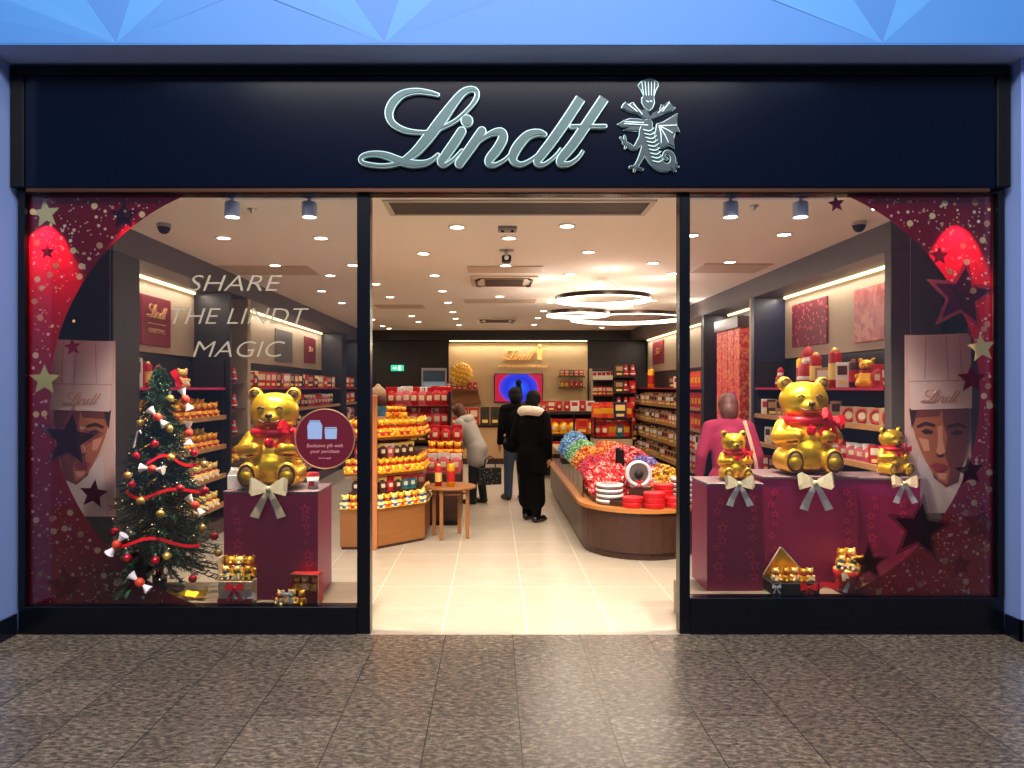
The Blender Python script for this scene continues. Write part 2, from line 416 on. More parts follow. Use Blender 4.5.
# folded triangular facets on the bulkhead face, each fan meeting low at one apex
b = MB()
zb, zt = 3.80, 5.2
def fan(x0, x1, xa):
    a = (xa, 4.509, zb+.01); xs = [x0, xa-1.55, xa-.98, xa-.42, xa+.20, xa+.68, xa+1.5, x1]
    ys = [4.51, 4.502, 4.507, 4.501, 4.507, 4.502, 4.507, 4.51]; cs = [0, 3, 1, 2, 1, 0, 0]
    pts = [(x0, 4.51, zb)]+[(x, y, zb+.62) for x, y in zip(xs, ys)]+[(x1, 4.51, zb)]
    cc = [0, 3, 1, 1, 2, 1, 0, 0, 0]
    for i in range(len(pts)-1):
        b.add([a, pts[i], pts[i+1]], [(0, 1, 2)], cc[i])
        if 0 < i < len(pts)-2: b.add([pts[i], pts[i+1], (pts[i+1][0], 4.51, zt), (pts[i][0], 4.51, zt)], [(0, 1, 2, 3)], cc[i])
    b.box(x0, x1, 4.511, 4.519, zb, zt, 0)
fan(-5.5, -1.25, -2.36); fan(-1.25, .95, -.68); fan(.95, 5.5, 2.44)
struct(b.build('wall_front', M_bulk), 'blue bulkhead with folded triangular facets above the sign')
M_skirt = mat('black granite skirting', (16, 20, 34), .2)
b = MB(); b.box(-3.20, -3.185, 4.5, 4.82, 0, .14); b.box(-5.5, -3.185, 4.485, 4.5, 0, .14); struct(b.build('baseboard_left', M_skirt))
b = MB(); b.box(3.425, 3.44, 4.675, 4.82, 0, .14); b.box(3.425, 5.5, 4.675, 4.69, 0, .14); struct(b.build('baseboard_right', M_skirt))

# ---------------------------------------------------------------- fascia
sign = empty('fascia_sign', (0, 4.75, 2.976), 0, 'long glossy navy black fascia box over the whole shop front', 'sign')
b = MB(); b.box(-3.19, 3.42, .02, .2, 0, .804, 0, .01); b.build('sign_box', M_navy, sign)
b = MB()
for x0, x1, z0, z1 in ((-3.19, 3.42, .745, .804), (-3.19, -3.10, 0, .745), (3.33, 3.42, 0, .745)): b.box(x0, x1, 0, .03, z0, z1, 0, .006)
b.build('sign_border', mat('black border', (2, 3, 6), .5, spec=.2), sign)
b = MB(); b.box(-3.1, 3.3, .03, .16, -.022, 0, 0); b.build('bronze_strip', mat('bronze strip', (96, 62, 44), .3, .7), sign)

LS = 1/3.793
LET = {  # pen strokes in tracing units
 'L': [[(335, 62, 6), (300, 53, 13), (250, 48, 18), (200, 60, 26), (165, 92, 32), (150, 130, 30), (160, 165, 23), (195, 190, 17), (240, 201, 12), (290, 203, 9), (340, 190, 9), (400, 160, 9), (450, 115, 10), (478, 78, 14), (480, 50, 15), (458, 41, 18), (425, 57, 26), (385, 105, 34), (345, 160, 42), (300, 220, 42), (255, 272, 34), (215, 302, 20), (180, 322, 12), (130, 330, 10), (80, 326, 11), (50, 318, 12), (43, 304, 12), (58, 290, 12), (95, 284, 15), (140, 291, 22), (185, 309, 27), (230, 321, 27), (280, 321, 20), (312, 308, 12), (335, 288, 7)]],
 'i': [[(424, 200, 34), (395, 245, 36), (362, 292, 34), (345, 316, 26), (360, 327, 12), (392, 306, 7), (425, 272, 5)], [(443, 160, 46), (444.5, 161, 47)]],
 'n': [[(500, 200, 34), (465, 252, 36), (415, 322, 33)], [(440, 290, 5), (490, 238, 8), (535, 208, 16), (570, 203, 30), (580, 225, 36), (560, 265, 36), (530, 303, 32), (525, 322, 20), (550, 327, 11), (590, 305, 7), (625, 268, 5)]],
 'd': [[(738, 212, 12), (712, 205, 22), (672, 217, 32), (635, 258, 38), (617, 297, 34), (628, 320, 20), (660, 322, 11), (712, 288, 7), (765, 228, 6)], [(872, 78, 38), (815, 165, 38), (760, 243, 37), (716, 300, 32), (708, 322, 18), (735, 325, 9), (775, 296, 6), (800, 266, 5)]],
 't': [[(960, 78, 38), (905, 160, 38), (845, 248, 37), (800, 303, 32), (796, 322, 20), (830, 323, 12), (862, 302, 9), (882, 274, 7)], [(836, 183, 9), (965, 182, 9)]]}
def letters(name, body_m, highlight_m, loc, s, dep, parent, rim=.0045, lab=None):
    """script wordmark in x,z about its lower left; each letter a part"""
    k = 0
    for ch, st in LET.items():
        bb = MB(); rr = MB()
        for q in st:
            pts = [((u-40)*LS*s, (335-v)*LS*s, max(wd*.84, 6)*LS*s) for u, v, wd in q]; rd_ = not (ch in 'dt' and q[0][1] == 78)
            stroke(bb, pts, -dep-k*.0012, 0, 0, n=5, rnd=rd_); k += 1
            if highlight_m: stroke(rr, pts, -dep*.75-k*.0012, 0, rim, n=5, rnd=rd_)
        o = bb.build('letter', body_m, parent, loc)
        if highlight_m: rr.build('letter_edge_highlight', highlight_m, o)
M_let = mat('brushed teal silver', (62, 88, 86), .4, .35, var=.15, scale=20)
M_highlight = mat('pale silver highlight', (206, 242, 232), .3, .3)  # lit edges of letters and emblem, painted as a paler tone
wm = empty('wordmark_lettering', at(350+40*LS, 80+335*LS, 4.769), 0, 'large silver script lettering reading Lindt on the navy fascia', 'lettering')
letters('w', M_let, M_highlight, (0, 0, 0), 4.77/F, .035, wm, .0065)
# dragon emblem
em = empty('dragon_emblem', at(648, 173, 4.769), 0, 'silver crowned dragon emblem right of the big lettering on the fascia', 'emblem')
ES = 4.77/F/6.98
def E(u, v): return ((u-335)*ES, (720-v)*ES)
def eplate(bb, pts, m=0, y=-.02): bb.plate([E(*p) for p in pts], y, 0, m)
def estroke(bb, pts, m=0, y=-.025, g=0): stroke(bb, [(*E(u, v), wd*ES) for u, v, wd in pts], y, 0, g, m)
hat = [(265, 115), (285, 90), (315, 78), (345, 72), (375, 80), (398, 95), (400, 118), (384, 145), (372, 190), (303, 190), (288, 145)]
head = [(290, 205), (303, 192), (370, 192), (374, 235), (362, 268), (340, 286), (308, 262), (293, 235)]
lw = [(150, 270), (160, 248), (180, 232), (196, 262), (215, 240), (236, 236), (250, 268), (285, 290), (318, 282), (340, 340), (370, 346), (335, 356), (300, 340), (262, 308), (200, 296)]
rw = [(318, 282), (345, 330), (380, 300), (415, 285), (424, 250), (442, 262), (452, 240), (475, 225), (482, 246), (520, 270), (500, 290), (440, 306), (372, 346), (335, 352)]
jaw = [(122, 385), (165, 362), (205, 348), (260, 350), (330, 362), (360, 400), (342, 420), (240, 428), (165, 424), (210, 405), (150, 402)]
wing = [(395, 385), (440, 372), (538, 312), (532, 360), (530, 392), (550, 440), (520, 442), (508, 480), (515, 545), (480, 525), (430, 548), (392, 538), (380, 470)]
claws = [[(175, 520, 16), (140, 480, 8)], [(175, 520, 16), (168, 470, 8)], [(180, 525, 14), (172, 552, 8)], [(240, 680, 16), (205, 685, 9)], [(240, 685, 16), (235, 712, 9)], [(245, 685, 16), (292, 700, 9)], [(495, 685, 18), (540, 680, 9)], [(495, 685, 18), (520, 710, 9)], [(495, 680, 16), (525, 655, 9)]]
b = MB(); r = MB()
def grow(pl, g):
    cx = sum(p[0] for p in pl)/len(pl); cy = sum(p[1] for p in pl)/len(pl)
    return [(cx+(x-cx)*(1+g/max(8, math.hypot(x-cx, y-cy))), cy+(y-cy)*(1+g/max(8, math.hypot(x-cx, y-cy)))) for x, y in pl]
for i, pl in enumerate((hat, head, jaw, lw, rw, wing)):
    eplate(b, pl, 0, -.018-.001*i); eplate(r, grow(pl, 6), 0, -.012)
body = [(330, 385, 60), (318, 440, 92), (335, 520, 100), (362, 600, 96), (405, 665, 74), (450, 688, 52), (490, 672, 40), (505, 630, 30), (488, 590, 24), (455, 582, 20), (440, 610, 15), (462, 628, 10)]
arm = [(290, 480, 44), (240, 550, 26), (195, 532, 22), (165, 515, 22)]
leg = [(315, 540, 50), (280, 620, 30), (245, 685, 24)]
for i, st in enumerate([body, arm, leg]+claws):
    estroke(b, st, 0, -.027-.0006*i); estroke(r, st, 0, -.02, .004)
b.build('dragon_figure', mat('deep grey silver relief', (44, 58, 62), .4, .4), em); r.build('relief_edge_highlight', M_highlight, em)  # dragon in a darker silver than the lettering
b = MB()  # engraved ribs, feathers and hat pleats
for k in range(9):
    t = 430+k*27; x = 296+k*8; estroke(b, [(x, t, 5), (x+42, t+8, 6), (x+74, t-12, 4)], 0, -.036)
for u, v in ((420, 520), (470, 515), (500, 450), (528, 395)): estroke(b, [(405, 400, 7), ((405+u)/2+6, (400+v)/2, 6), (u, v, 4)], 0, -.027)
for u in (300, 318, 336, 354, 372): estroke(b, [(u-4+(u-336)*.25, 92, 4), (u, 186, 4)], 0, -.022)
for a_, c_ in (((190, 250), (255, 300)), ((230, 248), (290, 320)), ((440, 270), (400, 310)), ((475, 240), (430, 300)), ((165, 385), (330, 395)), ((170, 372), (300, 378))):
    estroke(b, [(*a_, 6), (*c_, 5)], 0, -.027)
estroke(b, [(320, 225, 5), (335, 232, 5)], 0, -.022); estroke(b, [(345, 225, 5), (358, 228, 5)], 0, -.022)
b.build('engraved_lines', M_highlight, em)

# ---------------------------------------------------------------- shop front frame and glass
def window(n, x0, x1, zs, side, lab):
    wd = empty('window_%d' % n, (0, 4.82, 0)); struct(wd, lab)
    b = MB(); b.box(x0, x1, 0, .1, 2.95, 2.976); xs = (x0, x0+.045) if side < 0 else (x1-.045, x1)
    b.box(xs[0], xs[1], 0, .1, zs, 2.95)
    px = (x1-.088, x1) if side < 0 else (x0, x0+.07); b.box(px[0], px[1], 0, .1, 0, 2.95, 0, .004)
    b.build('window_frame', M_black, wd)
    q = (x0, x1-.088) if side < 0 else (x0+.07, x1)
    b = MB(); b.box(q[0], q[1], 0, .1, 0, zs, 0, .004); b.box(q[0], q[1], -.004, 0, 0, zs*.16, 0)
    b.build('window_sill', M_black, wd)
    b = MB(); b.box(q[0]+.002, q[1]-.002, .035, .043, zs, 2.95); b.build('glass_pane', M_glass, wd)
window(1, -3.18, -.823, .184, -1, 'left display window in a black metal frame')
window(2, 1.250, 3.425, .244, 1, 'right display window in a black metal frame')
b = MB(); b.box(-.823, 1.250, 4.82, 4.92, 2.95, 2.976); struct(b.build('trim_1', M_black), 'black door head between the windows')

# ---------------------------------------------------------------- shop shell
CZ = 2.99
b = MB(); b.box(-3.6, 3.7, 4.92, 17.2, CZ, CZ+.2); struct(b.build('ceiling', M_ceil), 'cream ceiling of the shop')
b = MB(); b.box(-3.6, -3.5, 4.95, 17.2, 0, CZ); struct(b.build('wall_left', M_dark), 'dark panelled left wall of the shop')
b = MB(); b.box(3.6, 3.7, 4.95, 17.2, 0, CZ); struct(b.build('wall_right', M_dark), 'dark panelled right wall of the shop')
b = MB(); b.box(-3.6, 3.7, 17.0, 17.2, 0, CZ); struct(b.build('wall_back', M_dark), 'dark back wall of the shop')
b = MB(); b.box(-3.5, -3.05, 5.78, 17, 2.76, CZ); struct(b.build('trim_2', M_grey), 'charcoal bulkhead over the left wall shelves')
b = MB(); b.box(3.19, 3.6, 5.77, 17, 2.76, CZ); struct(b.build('trim_3', M_grey), 'charcoal bulkhead over the right wall shelves')
b = MB(); b.box(-3.05, 3.19, 16.7, 17, 2.76, CZ); struct(b.build('trim_4', M_dark), 'dark band across the top of the back wall')
M_navyp = mat('slate navy pier', (32, 38, 62), .35)
n = 5
for (x0, x1, y0, y1, m) in ((-3.5, -3.05, 5.78, 6.22, M_dark), (-3.5, -3.05, 8.36, 8.41, M_dark), (-3.5, -3.05, 8.96, 9.07, M_beige), (-3.5, -3.05, 14.57, 15.0, M_dark),
                            (3.19, 3.6, 5.77, 5.87, M_grey), (3.19, 3.6, 8.8, 8.9, M_navyp), (3.19, 3.6, 8.9, 8.97, M_beige), (3.19, 3.6, 10.9, 11.05, M_dark)):
    b = MB(); b.box(x0, x1, y0, y1, 0, 2.76, 0, .006); struct(b.build('trim_%d' % n, m), 'upright pier between wall bays'); n += 1
# cream back wall panel with its light
b = MB(); b.box(-1.04, 2.22, 16.9, 17, .0, 2.70); b.box(-1.04, 2.22, 16.88, 16.9, 0, .1, 1)
struct(b.build('trim_%d' % n, [mat('cream stone cladding', (214, 186, 138), .6, var=.12, scale=6), M_walnut]), 'cream clad panel on the back wall'); n += 1
b = MB(); b.box(-1.02, 2.20, 16.84, 16.86, 2.735, 2.755); struct(b.build('trim_%d' % n, M_led), 'warm light strip over the cream panel'); n += 1
area_light('back_panel_light', (.59, 16.78, 2.70), (math.radians(-20), 0, 0), 3.2, .08, 22, WARM)
# bays: lit beige panels above the shelving
def bay(side, y0, y1, panel=True, pw=9):
    global n
    X = -3.5 if side < 0 else 3.6; f = -side
    fx = -3.05 if side < 0 else 3.19
    if panel:
        b = MB(); b.box(X, X+f*.03, y0, y1, 2.01, 2.76); struct(b.build('trim_%d' % n, M_beige), 'beige panel above wall shelves'); n += 1
    b = MB(); b.box(X+f*.03, X+f*.05, y0+.01, y1-.01, 2.735, 2.76); struct(b.build('trim_%d' % n, M_led), 'warm light strip under the bulkhead'); n += 1
    area_light('bay_light', (X+f*.12, (y0+y1)/2, 2.73), (0, math.radians(-side*-12), 0), .05, y1-y0-.1, pw*(y1-y0), WARM)
bay(-1, 6.22, 8.36, pw=6); bay(-1, 9.07, 14.57, pw=6); bay(-1, 15.0, 16.6, pw=6)
bay(1, 5.87, 8.8, pw=6); bay(1, 8.97, 10.9, False, 6); bay(1, 11.05, 16.6, pw=6)

# ---------------------------------------------------------------- ceiling fittings
ORD = ['nearest', 'second', 'third', 'fourth', 'fifth', 'sixth', 'seventh', 'eighth', 'ninth', 'tenth', 'eleventh', 'twelfth', 'thirteenth', 'fourteenth', 'fifteenth', 'sixteenth', 'seventeenth', 'eighteenth', 'nineteenth', 'twentieth', 'twenty-first', 'twenty-second', 'twenty-third']
DL = [(457, 227), (567, 226), (509, 238), (423.5, 253.5), (588.5, 252), (505.7, 265.4), (653, 263), (434.5, 275.4), (570, 274.4), (375.5, 284), (672.6, 273.5), (442.5, 291), (390, 297), (499.6, 296.4), (550.5, 302), (653, 300.5), (448, 302.5), (452.8, 312), (543.7, 311), (411.6, 316), (455.7, 318.6), (538, 318), (418.3, 321.8), (459, 325), (534, 324.7), (372, 319.6), (382.6, 326), (389, 328.5), (608, 323.4), (602, 327.5), (223.6, 237.9), (321, 238), (275, 265.3), (330.5, 275.4), (352.8, 265), (321.6, 291), (342, 303), (691.5, 235.3), (784, 234.5), (730, 262)]
b = MB(); b.lathe([(.075, 0), (.075, -.006), (.055, -.010), (.055, -.004)], 20, 0); ring_me = b.mesh('trim_ring', M_white)
b = MB(); b.cyl((0, 0, -.005), (0, 0, -.009), .054, n=20); lens_me = b.mesh('lamp_lens', M_lens)
for i, (px, py) in enumerate(DL):
    Y = F*1.335/(CY-py); Y = min(Y, 16.4); X = max(-2.95, min(3.1, (px-CX)/F*Y))
    DC = globals().setdefault('DC', {})
    wh = 'left' if X < -.8 else ('middle' if X < 1 else 'right')
    DC[wh] = DC.get(wh, 0)+1
    rank = sum(1 for q in DL if (q[1] > py or (q[1] == py and q[0] < px)) and False)
    same = sorted([q for q in DL if ('left' if (q[0]-CX)/(CY-q[1])*1.335 < -.8 else ('middle' if (q[0]-CX)/(CY-q[1])*1.335 < 1 else 'right')) == wh], key=lambda q: q[1])
    r = same.index((px, py)) if (px, py) in same else 0
    e = empty('downlight', (X, Y, CZ), 0, 'small round lit downlight, %s from the window on the %s of the ceiling' % (ORD[r], wh), 'ceiling light', 'downlights on the %s of the ceiling' % wh)
    for me, nm in ((ring_me, 'trim_ring'), (lens_me, 'lamp_lens')):
        o = bpy.data.objects.new(nm, me); COL.objects.link(o); o.parent = e
    l = bpy.data.lights.new('downlight_beam', 'SPOT'); l.energy = SPOT_W; l.spot_size = math.radians(125); l.spot_blend = .7; l.shadow_soft_size = .06; l.color = WARM
    o = bpy.data.objects.new('downlight_beam', l); COL.objects.link(o); o.location = (0, 0, -.02); o.parent = e
# track spots by the glass
M_spot = mat('pale blue grey lamp body', (196, 212, 240), .4, .1)  # blue-grey light from outside is put into the lamp body colour
for X0, X1, xs, wn in ((-1.9, -.95, (-1.81, -1.275), 'left'), (1.38, 2.35, (1.65, 2.135), 'right')):
    b = MB(); b.box(X0, X1, 4.96, 5.06, 2.972, 2.99, 0, .004)
    tag(b.build('lighting_track', M_spot), 'pale ceiling track holding two spotlights over the %s window' % wn, 'track')
    for k, x in enumerate(xs):
        e = empty('track_spotlight', (x, 5.0, 2.97), 0, '%s pale cylinder spotlight on the track over the %s window' % (('left-hand', 'right-hand')[k], wn), 'spotlight', 'track spotlights')
        b = MB(); b.cyl((0, 0, 0), (0, 0, -.03), .012); b.build('stem', M_spot, e)
        b = MB(); b.lathe([(0, -.03), (.048, -.03), (.052, -.04), (.052, -.125), (.046, -.135)], 20); b.build('lamp_body', M_spot, e)
        b = MB(); b.cyl((0, 0, -.128), (0, 0, -.132), .046, n=20); b.build('lamp_lens', M_lens, e)
        l = bpy.data.lights.new('spot_beam', 'SPOT'); l.energy = 270; l.spot_size = math.radians(105); l.spot_blend = .6; l.shadow_soft_size = .05; l.color = (1, .88, .72)
        o = bpy.data.objects.new('spot_beam', l); COL.objects.link(o); o.location = (0, 0, -.15); o.parent = e; o.rotation_euler = (math.radians(12), 0, 0)
# reflector lamps tucked behind the printed film, reddening it
for x, z, wn, lab in ((-3.02, 2.93, 'left', 'left'), (3.13, 2.93, 'right', 'right'), (-2.43, 2.95, 'left', 'left inner'), (2.68, 2.95, 'right', 'right inner')):
    big = 'inner' not in lab
    e = empty('window_spotlight', (x, 5.02, z), 0, 'small lamp glowing red behind the starry film, %s corner' % lab, 'spotlight')
    b = MB(); b.lathe([(0, .04), (.02, .04), (.022, .0), (.04, -.05), (.036, -.052)], 16); b.build('lamp_body', M_spot, e)
    b = MB(); b.cyl((0, 0, -.045), (0, 0, -.05), .035, n=16); b.build('lamp_lens', M_lens, e)
    l = bpy.data.lights.new('spot_beam', 'SPOT'); l.energy = 260 if big else 60; l.spot_size = math.radians(58); l.spot_blend = .35; l.shadow_soft_size = .02; l.color = (1, .42, .16)
    o = bpy.data.objects.new('spot_beam', l); COL.objects.link(o); o.location = (0, -.0, -.06); o.parent = e; o.rotation_euler = (math.radians(-22), 0, 0)
# air slot, cassettes, hatches, cameras
e = empty('ceiling_air_grille', (.19, 5.34, CZ), 0, 'long grey recessed air curtain grille just inside the entrance', 'vent')
b = MB()
for x0, x1, y0, y1 in ((-.98, .98, -.22, -.18), (-.98, .98, .18, .22), (-.98, -.94, -.18, .18), (.94, .98, -.18, .18)): b.box(x0, x1, y0, y1, -.012, 0)
b.build('grille_frame', mat('pale metal', (196, 186, 176), .5), e)
b = MB(); b.box(-.94, .94, -.18, .18, -.004, 0)
for k in range(11): b.box(-.94, .94, -.165+k*.032, -.155+k*.032, -.009, -.004)
b.build('grille_slats', mat('grey metal slats', (132, 124, 118), .5, .3), e)
def cassette(px, py, lab, s=1.0):
    Y = F*1.33/(CY-py); e = empty('air_cassette', ((px-CX)/F*Y, Y, CZ-.001), 0, lab, 'air conditioner')
    b = MB(); b.box(-.41*s, .41*s, -.41*s, .41*s, -.02, 0, 0, .008); b.build('panel', mat('cassette panel', (224, 204, 180), .5), e)
    b = MB(); b.box(-.24*s, .24*s, -.24*s, .24*s, -.028, -.018, 0)
    for k in range(9): b.box(-.23*s, .23*s, (-.22+k*.052)*s, (-.205+k*.052)*s, -.032, -.028)
    b.build('intake_grille', mat('dark grille', (98, 80, 66), .5), e)
    for sx in (-1, 1):
        b = MB(); b.tube([(sx*.30*s, -.30*s, -.022), (sx*.34*s, -.22*s, -.03), (sx*.34*s, .22*s, -.03), (sx*.30*s, .30*s, -.022)], .018*s, 8); b.build('air_flap', M_darkm, e)
    b = MB(); b.box(-.3*s, .3*s, -.335*s, -.30*s, -.026, -.018); b.box(-.3*s, .3*s, .30*s, .335*s, -.026, -.018); b.build('air_slot', M_darkm, e)
cassette(504, 281.5, 'square ceiling air cassette with dark curved flaps, nearest the entrance')
cassette(497, 320.5, 'far ceiling air cassette close to the back wall', .95)
for px, py, hx, hy, lab in ((505, 270, .42, .22, 'flush ceiling hatch in front of the nearest air cassette'), (500, 301.5, .55, .25, 'flush ceiling hatch behind the nearest air cassette'), (400, 307, .4, .25, 'flush ceiling hatch left of the middle of the shop'), (270, 271, .5, .3, 'flush grey ceiling hatch seen through the left window'), (730, 269, .38, .3, 'flush grey ceiling hatch seen through the right window')):
    Y = F*1.33/(CY-py); b = MB(); b.box(-hx, hx, -hy, hy, -.008, 0, 0, .003); b.box(-hx+.02, hx-.02, -hy+.02, hy-.02, -.011, -.008)
    tag(b.build('ceiling_hatch', mat('hatch paint', (206, 186, 164), .6), loc=((px-CX)/F*Y, Y, CZ)), lab, 'hatch')
e = empty('people_counter', (.12, 6.0, CZ), 0, 'grey box sensor on the ceiling just inside the door', 'sensor')
b = MB(); b.box(-.08, .08, -.06, .06, -.035, 0, 0, .008); b.build('housing', mat('grey plastic', (150, 146, 146), .5), e)
for sx in (-1, 1): b = MB(); b.sph((sx*.04, -.03, -.037), .014); b.build('sensor_eye', M_blk, e)
e = empty('security_camera', (.13, 7.0, CZ), 0, 'dark small security camera hanging from the middle of the ceiling', 'camera')
b = MB(); b.cyl((0, 0, 0), (0, 0, -.06), .018); b.box(-.07, .07, -.04, .04, -.012, 0); b.build('bracket', M_steel, e)
b = MB(); b.box(-.045, .045, -.09, .05, -.12, -.06, 0, .012); b.build('camera_body', M_blk, e); b = MB(); b.cyl((0, -.09, -.09), (0, -.1, -.09), .022); b.build('camera_lens', M_steel, e)
for px, py, lab in ((164, 225, 'dark dome camera on the ceiling at left near the film edge'), (859, 223, 'dark dome camera on the ceiling at right near the film edge')):
    Y = F*1.33/(CY-py); e = empty('dome_camera', ((px-CX)/F*Y, Y, CZ), 0, lab, 'camera')
    b = MB(); b.cyl((0, 0, 0), (0, 0, -.03), .055, .06, 18); b.build('mount_plate', M_steel, e)
    b = MB(); b.sph((0, 0, -.03), (.05, .05, .055), 18, 10); b.build('dome', M_blk, e)
for px, py, wn in ((252, 210, 'left'), (754, 207, 'right')):
    Y = F*1.33/(CY-py); b = MB(); b.lathe([(0, -.035), (.012, -.03), (.02, -.012), (.035, -.004), (.035, 0)], 12)
    tag(b.build('sprinkler_head', M_steel, loc=((px-CX)/F*Y, Y, CZ)), 'tiny metal sprinkler head in the ceiling over the %s window' % wn, 'sprinkler')
# ring pendants
M_ringl = mat('ring light diffuser', (255, 245, 225), .5, emit=(255, 236, 205), es=4.5)
for X, Y, Z, R, lab in ((1.34, 8.8, 2.74, .56, 'nearest and smallest-looking bronze ring pendant lamp with warm glow'), (2.06, 11.0, 2.72, .86, 'widest bronze ring pendant lamp, at right'), (1.16, 9.85, 2.665, .41, 'small bronze ring pendant lamp left of the widest one')):
    e = empty('ring_pendant', (X, Y, CZ), 0, lab, 'pendant lamp'); z = Z-CZ
    b = MB(); nn = 48
    prof = [(R-.012, z-.02), (R+.022, z-.02), (R+.022, z+.03), (R-.012, z+.03), (R-.012, z-.02)]
    b.lathe(prof, nn, 0, sm=False); b.build('ring', M_darkm, e)
    b = MB(); b.lathe([(R-.016, z-.012), (R-.013, z-.032), (R+.016, z-.032), (R+.018, z-.021)], nn, 0); b.lathe([(R-.014, z-.018), (R-.014, z+.022)], nn, 0); b.build('ring_diffuser', M_ringl, e)
    for k in range(3):
        t = 2*PI*k/3+.5; b = MB(); b.cyl((math.cos(t)*R, math.sin(t)*R, z+.02), (math.cos(t)*R*.12, math.sin(t)*R*.12, -.01), .0025, n=6); b.build('suspension_wire', M_steel, e)
    b = MB(); b.cyl((0, 0, 0), (0, 0, -.03), .07, n=20); b.build('ceiling_rose', M_white, e)
    for k in range(4):
        t = 2*PI*k/4; l = bpy.data.lights.new('ring_glow', 'POINT'); l.energy = 12*R; l.color = WARM; l.shadow_soft_size = .1
        o = bpy.data.objects.new('ring_glow', l); COL.objects.link(o); o.parent = e; o.location = (math.cos(t)*(R+.14), math.sin(t)*(R+.14), z-.06)

# ---------------------------------------------------------------- printed window film
M_vin = film('plum printed film', (118, 6, 34), 1.0, .5)
M_v2 = film('film cream', (250, 226, 170), 1.0, .3); M_v3 = film('film tan', (214, 164, 120), 1.0, .3); M_v4 = film('film white', (240, 225, 215), 1.0, .3)
M_sd = film('dark plum star', (44, 8, 44), .88, .3); M_sc = film('cream green star', (226, 226, 160), 1.0, .3); M_sm = film('maroon star', (100, 12, 44), 1.0, .3)
M_sf = film('faint mauve star', (120, 70, 84), .45, .3); M_so = film('mauve star outline', (112, 52, 74), .55, .3)
def film_panel(name, x0, x1, z0, z1, cx, cz, r, side, stars, lab):
    e = empty(name, (0, 4.868, 0), 0, lab, 'window film'); N = 90; b = MB(); vs = []; fs = []
    for i in range(N+1):
        z = z0+(z1-z0)*i/N; dz = abs(z-cz); off = math.sqrt(max(r*r-dz*dz, 0)); c = cx-off if side < 0 else cx+off
        c = max(x0, min(x1, c)); vs += [(x0, 0, z), (c, 0, z)] if side < 0 else [(c, 0, z), (x1, 0, z)]
    for i in range(N): fs.append((2*i, 2*i+1, 2*i+3, 2*i+2))
    b.add(vs, fs, 0); k = 0
    while k < 430:
        x = random.uniform(x0+.02, x1-.02); z = random.uniform(z0+.02, z1-.02)
        if math.hypot(x-cx, z-cz) < r+.02: 
            if random.random() > .012: continue
            rr = random.uniform(.008, .014)
            if math.hypot(x-cx, z-cz) < r*.9: continue
        else: rr = random.choice([.005, .006, .006, .008, .010, .012, .022]) if random.random() < .55 else .005
        big = rr > .015
        b.add([(p[0], -.0012-.00001*k, p[1]) for p in disc(x, z, rr, 10 if big else 7)], [tuple(range(10 if big else 7))], random.choice([1, 2, 3, 3]) if not big else random.choice([1, 2])); k += 1
    b.build('film_sheet', [M_vin, M_v2, M_v3, M_v4], e)
    for j, (px, py, rp, m, m2) in enumerate(stars):
        p = at(px, py, 4.868); rr = rp*4.868/F; b = MB(); y = -.003-.0006*j; rot = (j % 3-1)*.12
        if m2: b.add([(q[0], y+.0003, q[1]) for q in star(p.x, p.z, rr*1.35, rot)], [tuple(range(10))], 1)
        b.add([(q[0], y, q[1]) for q in star(p.x, p.z, rr, rot, .45)], [tuple(range(10))], 0)
        b.build('printed_star', [m, m2 or m], e)
c = at(269, 398, 4.868)
film_panel('starry_window_film', -3.135, -.92, .186, 2.95, c.x, c.z, 1.481, -1,
   [(46, 214, 15, M_sc, None), (124, 216, 15, M_sd, None), (70, 440, 27, M_sd, M_so), (73, 347, 9, M_sm, None), (45, 380, 16, M_sc, None), (94, 494, 15, M_sm, None), (66, 585, 20, M_sf, None), (48, 252, 8, M_sd, None), (140, 570, 17, M_sd, None)], 'plum starry printed film edging the left shop window in a big arc')
c = at(765, 395, 4.868)
film_panel('starry_window_film', 1.325, 3.378, .246, 2.95, c.x, c.z, 1.454, 1,
   [(836, 204, 9, M_sm, None), (939, 256, 10, M_sd, None), (962, 296, 30, M_sd, M_so), (981, 348, 15, M_sc, None), (971, 379, 15, M_sm, None), (919, 529, 27, M_sd, M_so), (969, 471, 15, M_sd, None), (868, 563, 17, M_sd, M_sf), (980, 524, 20, M_sf, None), (960, 565, 13, M_sf, None)], 'plum starry printed film edging the right shop window in a big arc')
# lettering stuck on the left pane
M_txt = film('grey gold vinyl letters', (196, 184, 158), .85, .2)
e = empty('window_lettering', (0, 4.852, 0), 0, 'thin grey gold words SHARE THE LINDT MAGIC on the left window', 'lettering')
for s_, px, py, wpx in (('SHARE', 232, 284, 94), ('THE LINDT', 235, 317, 138), ('MAGIC', 236, 350, 92)):
    p = at(px, py, 4.852); o = text('letters', s_, .158, (p.x, 0, p.z), M_txt, .0006, .28, e, off=-.0018)
    bpy.context.view_layer.update(); o.scale.x = wpx*4.852/F/max(o.dimensions.x, .01)
